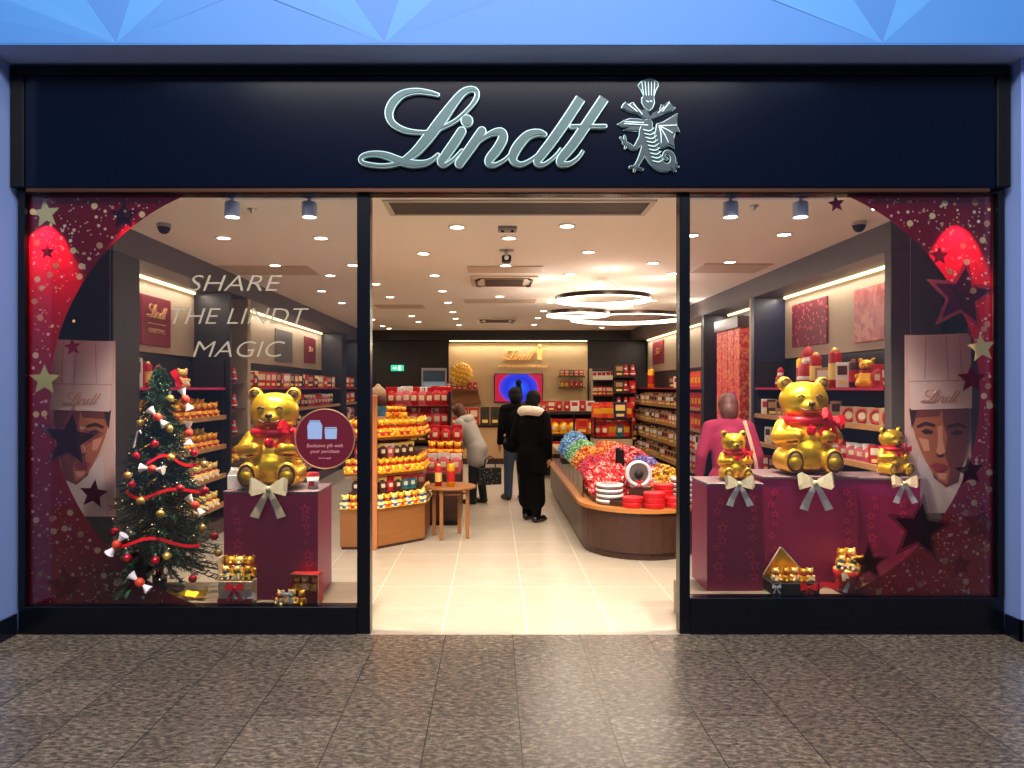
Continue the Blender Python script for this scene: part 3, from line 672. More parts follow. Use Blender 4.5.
# round gift sign on the pane
p = at(325, 439, 4.85); e = empty('round_window_sign', (p.x, 4.852, p.z), 0, 'round maroon gift offer sign with gold rim on the left window', 'sign')
b = MB(); b.plate(disc(0, 0, .197, 48), -.004, 0); b.build('sign_disc', mat('maroon sign print', (98, 12, 34), .4), e)
b = MB(); Rm = Matrix.Rotation(PI/2, 4, 'X'); b.torus((0, -.003, 0), .2, .006, 48, 8, M=None, tilt=(PI/2, 0, 0)); b.build('gold_rim', mat('dull gold rim', (190, 130, 96), .4, .5), e)
M_icon = mat('pale blue print', (150, 176, 214), .5)
b = MB(); b.plate([(-.115, .0), (-.02, .0), (-.018, .09), (-.03, .115), (-.105, .115), (-.118, .09)], -.006, -.004); b.plate([(-.103, .118), (-.033, .118), (-.033, .126), (-.103, .126)], -.006, -.004); b.build('jar_icon', M_icon, e)
b = MB(); b.plate([(.002, .0), (.078, .0), (.082, .07), (-.002, .07)], -.006, -.004); b.plate([(0, .073), (.08, .073), (.08, .08), (0, .08)], -.006, -.004); b.build('cup_icon', M_icon, e)
for s_, z, sz in (('Exclusive gift with', -.045, .034), ('your purchase', -.083, .034), ('terms apply', -.128, .018)): text('sign_text', s_, sz, (0, -.005, z), mat('pink print', (214, 150, 150), .5), .0005, .1, e)
# ---------------------------------------------------------------- gold bears
ORD = ['first', 'second', 'third', 'fourth', 'fifth', 'sixth', 'seventh', 'eighth', 'ninth', 'tenth', 'eleventh', 'twelfth', 'thirteenth', 'fourteenth', 'fifteenth', 'sixteenth', 'seventeenth', 'eighteenth', 'nineteenth', 'twentieth']
def bear_mesh():
    E_ = [('e', (0, 0, .735), (.235, .205, .185)), ('e', (0, -.02, .66), (.215, .19, .13)), ('e', (0, -.165, .665), (.10, .075, .07)),
          ('e', (-.185, .0, .895), (.075, .045, .075)), ('e', (.185, .0, .895), (.075, .045, .075)),
          ('e', (0, 0, .30), (.265, .235, .28)), ('e', (0, -.05, .22), (.26, .22, .20)), ('e', (0, 0, .50), (.19, .17, .12)), ('e', (0, 0, .09), (.29, .24, .09))]
    for s in (-1, 1):
        E_ += [('c', (s*.215, -.03, .48), (s*.275, -.09, .36), .07, .075), ('c', (s*.275, -.09, .36), (s*.13, -.235, .385), .072, .06),
               ('c', (s*.19, -.06, .14), (s*.185, -.25, .13), .13, .108), ('e', (s*.185, -.29, .145), (.095, .05, .125))]
    return blob('bear_body', E_, .013, M_gold, smooth=6, only_mesh=True)
BM = bear_mesh()
M_ink = mat('bronze painted line', (84, 52, 16), .5); M_sole = mat('dull gold hatched sole', (150, 118, 50), .5, .5, bump=.5, scale=60)
def make_bear():
    e = empty('gold_bear'); o = bpy.data.objects.new('bear_body', BM); COL.objects.link(o); o.parent = e
    b = MB()  # collar ribbon
    b.lathe([(.175, .515), (.215, .50), (.232, .525), (.225, .56), (.19, .575), (.175, .55)], 32, 0)
    b.build('ribbon_collar', M_red, e)
    b = MB(); b.sph((0, -.232, .435), (.05, .022, .042)); b.sph((-.018, -.234, .455), (.028, .02, .026)); b.sph((.018, -.234, .455), (.028, .02, .026)); b.cyl((0, -.225, .52), (0, -.23, .46), .006)
    b.build('heart_pendant', mat('glossy red enamel', (214, 12, 24), .15, coat=.8), e)
    for s in (-1, 1):
        b = MB(); b.tube([(s*.085-.032, -.19, .762), (s*.085, -.203, .782), (s*.085+.032, -.187, .762)], .011, 6); b.build('eye', M_ink, e)
        b = MB(); b.sph((s*.185, -.325, .145), (.062, .018, .088), 18, 10, 0); b.build('sole', M_sole, e)
        b = MB(); b.torus((s*.185, -.326, .145), .07, .009, 24, 6, tilt=(PI/2, 0, 0), sy=1.35); b.build('sole_rim', M_ink, e)
        b = MB(); b.tube([(s*.185+.045*math.cos(t*.42+.1), -.043, .9+.045*math.sin(t*.42+.1)) for t in range(8)], .007, 6); b.sph((s*.185, -.036, .895), (.034, .012, .034)); b.build('ear_inside', M_ink, e)
        b = MB(); b.tube([(s*.25, -.16, .335), (s*.20, -.225, .318), (s*.14, -.268, .33)], .007, 6); b.build('arm_line', M_ink, e)
    b = MB(); b.sph((0, -.243, .70), (.036, .024, .026)); b.build('nose', M_ink, e)
    b = MB(); b.tube([(0, -.250, .685), (0, -.246, .645)], .008, 6); b.tube([(-.10, -.205, .652), (-.05, -.236, .632), (0, -.246, .640), (.05, -.236, .632), (.10, -.205, .652)], .009, 6); b.build('mouth', M_ink, e)
    return e
def bow_mesh(mats, w=1.0, tails=True, name='bow'):
    b = MB()
    for s in (-1, 1):
        b.strip([(0, -.02, 0), (s*.2, -.12, .10), (s*.42, -.13, .17), (s*.5, -.06, .08), (s*.45, 0, -.04), (s*.22, .01, -.03), (0, 0, 0)], (0, .25, 1), [.12, .22, .32, .34, .30, .2, .1], .012, 0)
        if tails: b.strip([(0, -.02, -.02), (s*.12, -.07, -.24), (s*.24, -.06, -.48), (s*.36, -.10, -.74)], (1, 0, .3*s), [.1, .17, .2, .24], .012, 1 if len(mats) > 1 else 0)
    b.sph((0, -.06, 0), (.075, .07, .09), 12, 8, 0); return b.mesh(name, mats)
BEAR = make_bear()
def put_bear(loc, H, rz, label, side_bow=None, first=[True], name=None):
    o = BEAR if first[0] else copy_tree(BEAR); first[0] = False
    o.location = loc; o.scale = (H, H, H); o.rotation_euler = (0, 0, rz); tag(o, label, 'bear figure')
    if side_bow:
        m = bow_mesh([M_red], name='ribbon_bow'); q = bpy.data.objects.new('ribbon_bow', m); COL.objects.link(q); q.parent = o
        q.location = side_bow; q.scale = (.26, .26, .26); q.rotation_euler = (0, .35, .35)
    return o
ZL, ZR = .18, .24
M_deckm = wood('grey brown display deck', (158, 138, 112), (132, 114, 92), .5)
b = MB(); b.box(-3.45, -.915, 4.895, 5.46, 0, ZL, 0, .004); tag(b.build('display_deck', M_deckm), 'low grey brown wooden display platform inside the left window', 'platform')
b = MB(); b.prism([(1.33, 4.895), (3.55, 4.895), (3.55, 5.62), (1.85, 5.62), (1.6, 5.3), (1.33, 5.3)], 0, ZR); tag(b.build('display_deck', M_deckm), 'low grey brown wooden display platform inside the right window', 'platform')
M_plum2 = mat('plum printed plinth face', (158, 24, 84), .42, coat=.15, var=.10, scale=1.5); M_top = mat('grey plum plinth top', (120, 92, 92), .45); M_st = mat('rose star print', (214, 52, 92), .45)
def plinth(x0, x1, y0, y1, z0, z1, lab, cols):
    e = empty('star_plinth', ((x0+x1)/2, (y0+y1)/2, z0), 0, lab, 'plinth'); X = (x1-x0)/2; Y = (y1-y0)/2; Z = z1-z0
    b = MB(); b.box(-X, X, -Y, Y, 0, Z-.02, 0, .003); b.build('plinth_body', M_plum2, e)
    b = MB(); b.box(-X-.004, X+.004, -Y-.004, Y+.004, Z-.02, Z, 0, .004); b.build('plinth_top', M_top, e)
    b = MB(); rnd = random.Random(int(x0*100))
    for cx in cols:
        z = .10
        while z < Z-.1:
            r = rnd.uniform(.022, .045); sx = cx*X+rnd.uniform(-.022, .022); p = star(sx, z, r, rnd.uniform(-.3, .3), .48)
            b.add([(q[0], -Y-.0015, q[1]) for q in p], [tuple(range(10))]); p2 = star(sx, z, r*.5, rnd.uniform(-.3, .3), .5)
            b.add([(q[0], -Y-.002, q[1]) for q in p2], [tuple(range(10))], 1); z += r*rnd.uniform(1.6, 2.6)
    b.build('printed_stars', [M_st, M_plum2], e); return e
plinth(-1.87, -1.215, 5.0, 5.42, ZL, .935, 'wide plum plinth with printed stars carrying the left window bear', (-.72, .76))
plinth(1.486, 1.875, 5.0, 5.38, ZR, .99, 'narrow tall plum star plinth, left of the three in the right window', (-.55, .6))
plinth(1.93, 2.60, 5.13, 5.6, ZR, 1.02, 'wide plum star plinth in the middle of the right window', (-.8, .8))
plinth(2.64, 3.10, 5.22, 5.6, ZR, 1.0, 'plum star plinth furthest right, half behind the film', (-.5, .5))
p = at(274, 486, 5.22); put_bear((p.x, 5.24, .935), .745, .06, 'big gold bear with red scarf and heart in the left window', (-.0, -.0, 0) and (.20, -.19, .55))
p = at(805, 474, 5.33); put_bear((p.x, 5.36, 1.02), .74, -.08, 'big gold bear with red bow on the middle plinth, right window', (.21, -.20, .53))
p = at(733, 478, 5.2); put_bear((p.x, 5.19, .99), .365, 0, 'smaller gold bear on the narrow plinth before the maroon jacket')
p = at(891, 478, 5.4); put_bear((p.x, 5.40, 1.0), .37, .15, 'smaller gold bear on the furthest right plinth, near the chef poster')
M_sb = mat('cream satin ribbon', (226, 214, 176), .4, .1, var=.12, scale=12); M_ss = mat('silver satin ribbon', (206, 210, 208), .4, .2)
for px, py, Y, w_, ms, lab in ((269, 489, 4.96, .26, [M_sb, M_sb], 'cream bow pinned on the front edge of the left window plinth'), (739, 484, 4.96, .20, [M_sb, M_ss], 'cream and silver bow on the narrow right window plinth'), (815, 483, 5.08, .25, [M_sb, M_ss], 'large cream bow with silver tails on the middle plinth'), (904, 483, 5.17, .19, [M_sb, M_ss], 'silver bow on the furthest right plinth')):
    p = at(px, py, Y); place(bow_mesh(ms), 'ribbon_bow', p, 0, lab, 'bow', s=w_)
# ---------------------------------------------------------------- small chocolate bears
def choc_mesh(rib, band, body=None, band2=None):
    b = MB(); b.lathe([(0, 0), (.30, 0), (.34, .08), (.33, .26), (.27, .46), (.19, .56)], 12, 0)
    b.lathe([(.335, .10), (.35, .12), (.34, .28), (.325, .30)], 12, 2)
    b.lathe([(.20, .50), (.25, .52), (.25, .58), (.2, .6)], 12, 1); b.box(-.07, .07, -.29, -.22, .49, .60, 1, .02)
    b.sph((0, 0, .76), (.26, .22, .2), 12, 8, 0); b.sph((0, -.18, .70), (.1, .08, .07), 8, 5, 0)
    for s in (-1, 1):
        b.sph((s*.2, 0, .93), (.085, .05, .085), 8, 5, 0); b.sph((s*.28, -.1, .38), (.09, .12, .09), 8, 5, 0); b.sph((s*.2, -.27, .12), (.11, .1, .12), 8, 5, 0); b.sph((s*.09, -.205, .80), .02, 6, 4, 3)
    b.sph((0, -.255, .725), .024, 6, 4, 3)
    return b.mesh('chocolate_bear', [body or M_goldp, rib, band, M_ink])
M_grn = mat('green satin', (30, 110, 52), .4); M_blu = mat('blue satin', (52, 92, 168), .4); M_wr = mat('white red band', (236, 214, 206), .5)
M_pk = mat('pink satin', (220, 70, 120), .4); M_yel = mat('amber foil', (252, 186, 44), .32, .55)
CB = {'red': choc_mesh(M_red, M_yel, M_yel), 'redband': choc_mesh(M_red, M_redb, M_yel), 'blue': choc_mesh(M_blu, M_blu), 'green': choc_mesh(M_grn, M_grn, M_yel), 'white': choc_mesh(M_red, M_wr), 'pink': choc_mesh(M_pk, M_redb, M_yel), 'silver': choc_mesh(M_grn, M_ss)}
def minis(n, kind, x0, x1, y, z, h, where, grp, rz=0.0):
    for i in range(n):
        t = i/(n-1) if n > 1 else .5; kd = kind if isinstance(kind, str) else kind[i % len(kind)]
        pos = 'leftmost' if i == 0 and n > 1 else ('rightmost' if i == n-1 and n > 1 else ('%s from left' % ORD[i] if n > 1 else 'single'))
        place(CB[kd], 'chocolate_bear', (x0+(x1-x0)*t, y, z), rz+random.uniform(-.2, .2), '%s small gold foil bear %s' % (pos, where), 'chocolate bear', grp, h)
# left: gift box full of bears
p0 = at(239, 604, 4.97); X = p0.x
e = empty('gift_box', (X, 5.0-.06, ZL), 0, 'cream and gold gift box holding stacked bears, left window', 'gift box')
b = MB(); b.box(-.115, .115, -.05, .09, 0, .155, 0, .003); b.build('box_body', M_cream, e)
b = MB(); b.box(-.117, .117, -.053, -.05, .10, .112); b.box(-.117, .117, -.053, -.05, 0, .04, 1); b.build('box_band', [M_goldp, M_redb], e)
b = MB(); b.prism([(-.115, -.05), (-.115, .09), (-.112, .09), (-.112, -.05)], .155, .31); b.build('open_flap', M_cream, e)
q = bow_mesh([M_red]); o = bpy.data.objects.new('box_bow', q); COL.objects.link(o); o.parent = e; o.location = (-.0, -.055, .115); o.scale = (.12,)*3
minis(3, ['blue', 'silver', 'green'], X-.075, X+.075, 4.93, ZL+.155, .10, 'on the front row of the cream gift box', 'bears on the cream gift box')
minis(3, ['red', 'blue', 'red'], X-.065, X+.06, 4.995, ZL+.156, .155, 'raised at the rear of the cream gift box', 'bears on the cream gift box')
place(bow_mesh([M_ss, M_ss], tails=False), 'ribbon_bow', (X+.06, 4.865+.035, ZL+.04), .1, 'flat silver bow lying before the cream gift box', 'bow', s=.14)
# left: red box on its side with spilled bears
X = at(309, 603, 5.0).x
e = empty('gift_box', (X, 4.985, ZL), -.12, 'open red gift box tipped on its side, left window', 'gift box')
b = MB()
b.box(-.10, .10, -.045, .0, 0, .012); b.box(-.10, .10, .0, .012, 0, .20); b.box(-.10, -.09, -.075, .0, 0, .20); b.box(.09, .10, -.075, .0, 0, .20); b.box(-.10, .10, -.075, 0, .188, .20)
b.build('box_body', M_redb, e); b = MB(); b.box(-.10, .10, -.078, -.074, .195, .2); b.box(.095, .10, -.078, -.074, 0, .2); b.build('box_edge', M_cream, e)
for i, (dx, dz, kd) in enumerate(((-.085, 0, 'white'), (-.02, 0, 'silver'), (.045, 0, 'red'))):
    place(CB[kd], 'chocolate_bear', (X-.09+dx*1.1+.02, 4.89+.02*(i % 2), ZL), random.uniform(-.5, .5), '%s of three small bears standing before the red box' % ('leftmost', 'middle', 'rightmost')[i], 'chocolate bear', 'bears spilling from the red box', .10)
for i, (dx, dz, kd) in enumerate(((-.075, .09, 'red'), (-.015, .092, 'white'), (.055, .085, 'red'))):
    place(CB[kd], 'chocolate_bear', (X+dx, 4.955, ZL+.013+dz*.75), random.uniform(-.3, .3), '%s of three small bears heaped inside the red box' % ('leftmost', 'middle', 'rightmost')[i], 'chocolate bear', 'bears spilling from the red box', .095)
place(bow_mesh([M_ss, M_ss]), 'ribbon_bow', (X-.12, 4.885-.003, ZL+.075), 0, 'small silver bow among the bears before the red box', 'bow', s=.085)
b = MB()
for k in range(3): b.tube([(k*.02, -.03, 0.003), (-.03+k*.015, -.02, .05), (.01+k*.02, -.01, .07), (.03+k*.02, -.02, .02)], .004, 5)
tag(b.build('curled_ribbon', M_red, loc=(X-.20, 4.93, ZL)), 'thin curled red ribbon on the deck left of the red box', 'ribbon')
# cartons on the left plinth
e = empty('gable_carton', (at(237, 486, 5.15).x, 5.12, .935), .2, 'small white gable-top carton left of the big bear', 'box')
b = MB(); b.box(-.05, .05, -.04, .04, 0, .10, 0, .003); b.build('carton_body', M_white, e); b = MB(); b.plate([(-.05, .1), (.05, .1), (.03, .135), (-.03, .135)], -.03, .03); b.box(-.03, .03, -.004, .004, .135, .15); b.build('carton_top', M_white, e)
e = empty('gift_cup', (at(314, 486, 5.15).x, 5.12, .935), 0, 'small white cup with a red printed square right of the big bear', 'cup')
b = MB(); b.lathe([(0, 0), (.032, 0), (.045, .09), (.04, .09)], 18); b.build('cup_body', M_white, e); b = MB(); b.box(-.02, .02, -.043, -.039, .02, .058); b.build('printed_square', M_redb, e); b = MB(); b.cyl((0, 0, .09), (0, 0, .115), .047, .04, 16); b.build('cup_lid', M_redb, e)
# gold candy-wrapper ribbon under the tree
b = MB(); b.strip([(-.14, 0, .05), (-.07, -.01, .035), (0, 0, .045), (.08, .01, .03), (.14, 0, .05)], (0, 1, .5), [.09, .03, .06, .05, .09], .01)
tag(b.build('gold_wrapper', M_gold, loc=(at(190, 598, 5.0).x-.03, 5.0, ZL)), 'crumpled gold foil wrapper lying under the Christmas tree', 'wrapper')
# right: gold lined open box
X = at(790, 598, 5.0).x
e = empty('gift_box', (X, 5.0, ZR), 0, 'open gold-lined gift box with bears and red bow, right window', 'gift box')
b = MB(); b.box(-.16, .17, -.08, .08, 0, .075, 0, .003); b.build('box_body', M_blk, e)
b = MB(); b.prism([(-.165, .0), (-.03, .22), (.14, .03), (.14, .0)], 0, .006, M=Matrix.Translation((0, .082, .07)) @ Matrix.Rotation(PI/2, 4, 'X')); b.build('raised_lid', M_gold, e)
b = MB(); b.tube([(-.175, .07, .07), (-.035, .075, .29)], .006, 6); b.tube([(-.035, .075, .29), (.14, .075, .10)], .004, 6); b.build('lid_edge', M_sb, e)
for i, (dx, dz) in enumerate(((-.11, .075), (-.045, .078), (.02, .076), (.075, .075), (.125, .0751))):
    place(CB[['white', 'red', 'white', 'red', 'white'][i]], 'chocolate_bear', (X+dx, 4.975-.02*(i % 2), ZR+dz), random.uniform(-.5, .5), '%s small gold bear in the gold-lined gift box' % ('leftmost', 'second from left', 'middle', 'fourth from left', 'rightmost')[i], 'chocolate bear', 'bears in the gold lined box', .095)
place(bow_mesh([M_red]), 'ribbon_bow', (X+.09, 4.908, ZR+.05), 0, 'bright red bow on the front of the gold-lined gift box', 'bow', s=.12)
place(bow_mesh([M_ss, M_ss]), 'ribbon_bow', (X-.13, 4.908, ZR+.055), 0, 'small silver bow at the left front of the gold-lined box', 'bow', s=.06)
b = MB()
for k in range(6): b.tube([(-.03+.015*k, 0, 0), (-.05+.02*k, -.012, .03), (-.02+.018*k, 0, .055)], .006, 5)
tag(b.build('gold_tinsel', M_gold, loc=(X-.09, 5.04, ZR+.08)), 'crinkled gold tinsel inside the gold-lined gift box', 'tinsel')
# right: pot with stacked bears
X = at(846, 598, 5.0).x
e = empty('gift_pot', (X, 4.965, ZR), 0, 'round glittery pot stacked with small bears, silver bow in front', 'pot')
b = MB(); b.lathe([(0, 0), (.06, 0), (.085, .05), (.095, .12), (.10, .16), (.09, .16)], 24); b.build('pot_body', M_redb, e); b = MB(); b.lathe([(0, .158), (.095, .158), (.095, .166), (0, .166)], 24); b.build('pot_rim', M_goldp, e)
for i, (dx, dy, dz, kd) in enumerate(((-.06, -.03, 0, 'blue'), (.0, -.06, 0, 'silver'), (.06, -.03, 0, 'red'), (-.03, .03, .005, 'red'), (.035, .035, .005, 'white'))):
    place(CB[kd], 'chocolate_bear', (X+dx, 4.965+dy, ZR+.166+dz), random.uniform(-.3, .3), '%s small bear standing on the round gift pot' % ('left front', 'middle front', 'right front', 'left rear', 'right rear')[i], 'chocolate bear', 'bears on the gift pot', .10 if dy < 0 else .13)
place(bow_mesh([M_sb, M_ss]), 'ribbon_bow', (X-.02, 4.872+.02, ZR+.12), 0, 'silver and cream bow tied before the round gift pot', 'bow', s=.13)
b = MB(); b.strip([(-.1, 0, .02), (-.04, 0, .05), (.03, -.01, .03), (.07, 0, .07)], (0, .3, 1), [.05, .03, .05, .04], .006); tag(b.build('red_ribbon', M_red, loc=(X-.14, 4.93, ZR+.02)), 'twisted red ribbon between the two right gift packs', 'ribbon')

# ---------------------------------------------------------------- chef posters
M_pap = mat('pink white printed paper', (226, 186, 172), .6, emit=(220, 170, 150), es=0); M_hat = mat('printed white hat', (236, 204, 192), .6); M_hat2 = mat('printed hat fold', (206, 166, 156), .6)
M_face = mat('printed skin', (196, 112, 70), .6, var=.25, scale=5); M_fsh = mat('printed skin shade', (130, 62, 52), .6, var=.2, scale=6); M_fh = mat('printed skin highlight', (232, 156, 120), .6); M_fd = mat('printed dark features', (62, 30, 30), .6); M_coll = mat('printed white collar', (226, 206, 200), .6); M_lip = mat('printed lips', (160, 52, 46), .6)
M_wmk = mat('printed copper script', (206, 150, 120), .6)
def poster(x, y, z, W, H, lab, flip=1):
    """hanging print of a chef; drawing units 310 wide, 750 high, top left origin"""
    e = empty('chef_poster', (x, y, z), 0, lab, 'poster'); s = W/310
    def T(pts): return [((u-62-155)*s*flip, (20-v)*s) for u, v in pts]
    lay = [0.0]
    def sh(nm, m, *polys, par=None):
        b = MB(); lay[0] += .0006
        for pl in polys: b.add([(q[0], -.004-lay[0], q[1]) for q in T(pl)], [tuple(range(len(pl)))])
        return b.build(nm, m, e)
    b = MB(); hh = H; b.box(-W/2, W/2, 0, .004, -hh, 0); b.build('poster_sheet', M_pap, e)
    bot = 20+H/s
    sh('printed_collar', M_coll, [(120, 560), (160, 600), (245, 690), (300, 650), (340, 560), (372, 620), (372, bot), (100, bot)])
    sh('printed_neck', M_fsh, [(160, 560), (330, 540), (300, 680), (245, 705), (190, 660)])
    sh('printed_face', M_face, [(85, 352), (350, 345), (348, 430), (340, 500), (322, 580), (290, 655), (245, 688), (212, 672), (172, 622), (135, 550), (108, 480), (92, 420)])
    sh('printed_shadow', M_fsh, [(225, 350), (350, 345), (348, 430), (340, 500), (322, 580), (290, 655), (252, 686), (262, 620), (240, 560), (250, 470), (232, 420)], [(85, 352), (225, 352), (215, 385), (100, 392)])
    sh('printed_highlight', M_fh, [(205, 430), (228, 425), (230, 500), (240, 545), (222, 560), (200, 545), (208, 500)], [(120, 480), (165, 490), (170, 540), (145, 540)], [(200, 640), (250, 640), (240, 670), (215, 665)])
    sh('printed_features', M_fd, [(112, 425), (150, 408), (195, 420), (195, 432), (150, 424), (115, 438)], [(248, 425), (300, 412), (338, 430), (335, 442), (300, 428), (250, 438)], [(130, 452), (155, 440), (185, 450), (180, 462), (150, 464)], [(262, 458), (290, 446), (320, 454), (312, 468), (280, 470)], [(196, 552), (212, 560), (236, 552), (230, 566), (204, 566)], [(78, 350), (112, 352), (104, 400), (90, 440)], [(170, 612), (205, 606), (252, 612), (205, 616)])
    sh('printed_lips', M_lip, [(172, 604), (200, 592), (220, 596), (256, 606), (230, 632), (195, 630)])
    sh('printed_hat', M_hat, [(66, 24), (345, 12), (368, 348), (86, 356)])
    sh('hat_folds', M_hat2, [(150, 30), (156, 30), (150, 220), (145, 220)], [(240, 25), (247, 25), (256, 220), (250, 220)], [(72, 226), (360, 220), (360, 226), (72, 232)], [(300, 22), (304, 22), (318, 215), (313, 215)])
    bb = MB(); kk = 0; ls = .175*s*3.793
    for ch, st in LET.items():
        for q_ in st:
            stroke(bb, [((130+(u-40)*.19-62-155)*s, (20-(322-(335-v)*.19))*s, max(wd*.19, 3)*s) for u, v, wd in q_], -.004-lay[0]-.0012-kk*.00005, -.004-lay[0]-.0004, n=4); kk += 1
    o = bb.build('printed_wordmark', M_wmk, e)
    for s_ in (-1, 1): b = MB(); b.cyl((s_*W*.42, .002, 0), (s_*W*.42, .002, 2.985-z), .0012, n=5); b.build('hanging_wire', M_steel, e)
    return e
Y = 5.42; p = at(905, 335, Y); poster(p.x+.26, Y, p.z, .52, 1.34, 'hanging print of a chef in tall white hat, right window')
Y = 5.42; p = at(50, 341, Y); poster(p.x+.245, Y, p.z, .49, 1.32, 'hanging print of a chef in tall white hat, left window', -1)

# ---------------------------------------------------------------- Christmas tree
TX, TY = at(161, 400, 5.22).x, 5.2
tree = empty('christmas_tree', (TX, TY, ZL), 0, 'decorated green Christmas tree standing in the left window', 'christmas tree')
b = MB(); b.tube([(0, 0, 0), (0, 0, .9), (.0, 0, 1.62)], [.03, .02, .006], 8); b.build('trunk', mat('tree bark', (70, 46, 30), .8), tree)
b = MB(); b.lathe([(0, 0), (.17, 0), (.17, .02), (.05, .05), (.05, .12), (0, .12)], 20); b.build('tree_stand', M_darkm, tree)
b = MB(); rg = random.Random(3); TH = 1.64
def trad(z): return max(.035, .435*(1-(z-.16)/(TH-.10))**.9) if z > .16 else .40
for i in range(560):
    z = .16+(TH-.2)*(i/560.0)**1.15; az = rg.uniform(0, 2*PI); L = trad(z)*rg.uniform(.72, 1.06)
    d = Vector((math.cos(az), math.sin(az), 0)); tip = d*L+Vector((0, 0, z-.03-.10*L)); base = Vector((0, 0, z+.05)); mid = (base+tip)/2+Vector((0, 0, .012))
    b.tube([base, mid, tip], [.004, .003, .002], 4, 2)
    ns = int(22+L*110)
    for k in range(ns):
        t = .15+.85*k/ns; c = base.lerp(tip, t); ax = (tip-base).normalized()
        up = Vector((rg.uniform(-1, 1), rg.uniform(-1, 1), rg.uniform(-.7, .9))).normalized(); nd = (up*.8+ax*.9).normalized(); ln = rg.uniform(.03, .05); sd = nd.cross(Vector((rg.random(), rg.random(), rg.random()))).normalized()*.0042
        b.add([c-sd, c+sd, c+nd*ln+sd*.3, c+nd*ln-sd*.3], [(0, 1, 2, 3)], 0 if rg.random() < .75 else 1)
b.build('foliage', [mat('deep green needles', (22, 66, 42), .55), mat('mid green needles', (52, 104, 70), .55), mat('twig', (60, 48, 30), .8)], tree)
b = MB()
for i in range(60):
    z = .2+(TH-.25)*rg.random(); az = rg.uniform(PI*1.0, PI*2.0); r = trad(z)*rg.uniform(.85, 1.02); b.sph((math.cos(az)*r, math.sin(az)*r, z-.05), .004, 6, 4)
o = b.build('fairy_lights', mat('fairy light', (255, 240, 200), .4, emit=(255, 225, 160), es=1.5), tree); o['kind'] = 'stuff'
def on_tree(px, py, off=1.04):
    """a spot on the front of the tree's cone"""
    p = at(px, py, TY-.25); dx = p.x-TX; z = p.z-ZL; r = trad(max(.1, min(z+.03, TH)))*off; dy = -math.sqrt(max(r*r-dx*dx, .0009)); return Vector((TX+dx, TY+dy, p.z))
M_bg = mat('gold bauble', (226, 190, 96), .25, .7); M_br = mat('red bauble', (170, 16, 28), .2, .3, coat=.5)
def bauble_mesh(m): b = MB(); b.sph((0, 0, 0), .029, 16, 10); b.cyl((0, 0, .027), (0, 0, .037), .008, n=8, m=1); b.torus((0, 0, .042), .006, .0015, 10, 5, 1, tilt=(PI/2, 0, 0)); return b.mesh('bauble', [m, M_steel])
BG, BR = bauble_mesh(M_bg), bauble_mesh(M_br)
hts = lambda py: 'near the top' if py < 420 else ('high' if py < 470 else ('at mid height' if py < 520 else 'low'))
seen = {}
def uniq(base, px):
    sd = 'left side' if px < 145 else ('centre' if px < 175 else 'right side'); k = base+' '+sd
    seen[k] = seen.get(k, 0)+1; return k if seen[k] == 1 else k+', the %s one' % ('lower', 'lowest', 'last')[min(seen[k]-2, 2)]
for px, py in ((156, 399), (132, 424), (165, 459), (192, 468), (126, 476), (144, 500), (163, 513), (173, 553), (193, 532), (206, 560), (160, 430)):
    o = place(BG, 'bauble', on_tree(px, py), 0, uniq('shiny gold bauble %s on the tree,' % hts(py), px), 'bauble', 'gold baubles on the tree')
for px, py in ((133, 457), (133, 485), (181, 456), (138, 553), (164, 556), (175, 490), (202, 543), (194, 578), (150, 445), (120, 530), (192, 495)):
    o = place(BR, 'bauble', on_tree(px, py), 0, uniq('shiny red bauble %s on the tree,' % hts(py), px), 'bauble', 'red baubles on the tree')
M_cw = mat('white candy wrapper', (240, 235, 230), .35); M_co = mat('orange red candy print', (206, 64, 36), .4)
def candy_mesh():
    b = MB(); b.sph((0, 0, 0), (.033, .03, .03), 14, 9, 1)
    for s in (-1, 1): b.cyl((s*.028, 0, 0), (s*.078, 0, 0), .008, .03, 10, 0, False); b.cyl((s*.06, 0, 0), (s*.08, 0, 0), .02, .034, 8, 0, False)
    return b.mesh('wrapped_candy_ornament', [M_cw, M_co])
CM = candy_mesh()
for px, py, r in ((175, 435, PI/2), (152, 469, .1), (188, 508, .9), (150, 418, .8), (127, 540, -.9), (155, 574, .7), (172, 400, 1.2)):
    o = place(CM, 'wrapped_candy_ornament', on_tree(px, py, 1.12), 0, uniq('white and orange wrapped candy %s on the tree,' % hts(py), px), 'ornament', 'wrapped candy ornaments'); o.rotation_euler = (0, r, 0)
for i, (px, py, w_) in enumerate(((160, 494, 66), (157, 540, 76), (165, 462, 40))):
    pts = [on_tree(px+w_*(t-.5), py+5*math.sin(t*7+i)+6*(t-.5), 1.05) for t in [k/14 for k in range(15)]]
    b = MB(); b.strip([q-pts[7] for q in pts], (0, .2, 1), .022, .003); tag(b.build('red_garland', M_red, loc=pts[7]), '%s band of red ribbon garland across the tree' % ('middle', 'lowest', 'upper, shortest')[i], 'garland')
p = on_tree(163, 377); b = MB(); b.strip([(-.03, 0, .05), (0, -.01, .0), (.025, 0, -.06)], (.8, 0, .5), [.05, .035, .05], .004)
tag(b.build('red_ribbon', M_red, loc=p), 'red satin ribbon end near the tip of the tree', 'ribbon')
b = MB(); b.tube([(-.015, 0, -.06), (.0, 0, 0), (.012, 0, .05), (.03, 0, .06), (.038, 0, .04)], .006, 6); tag(b.build('candy_cane', M_cw, loc=on_tree(130, 440, 1.1)), 'white candy cane hanging on the left of the tree', 'ornament')
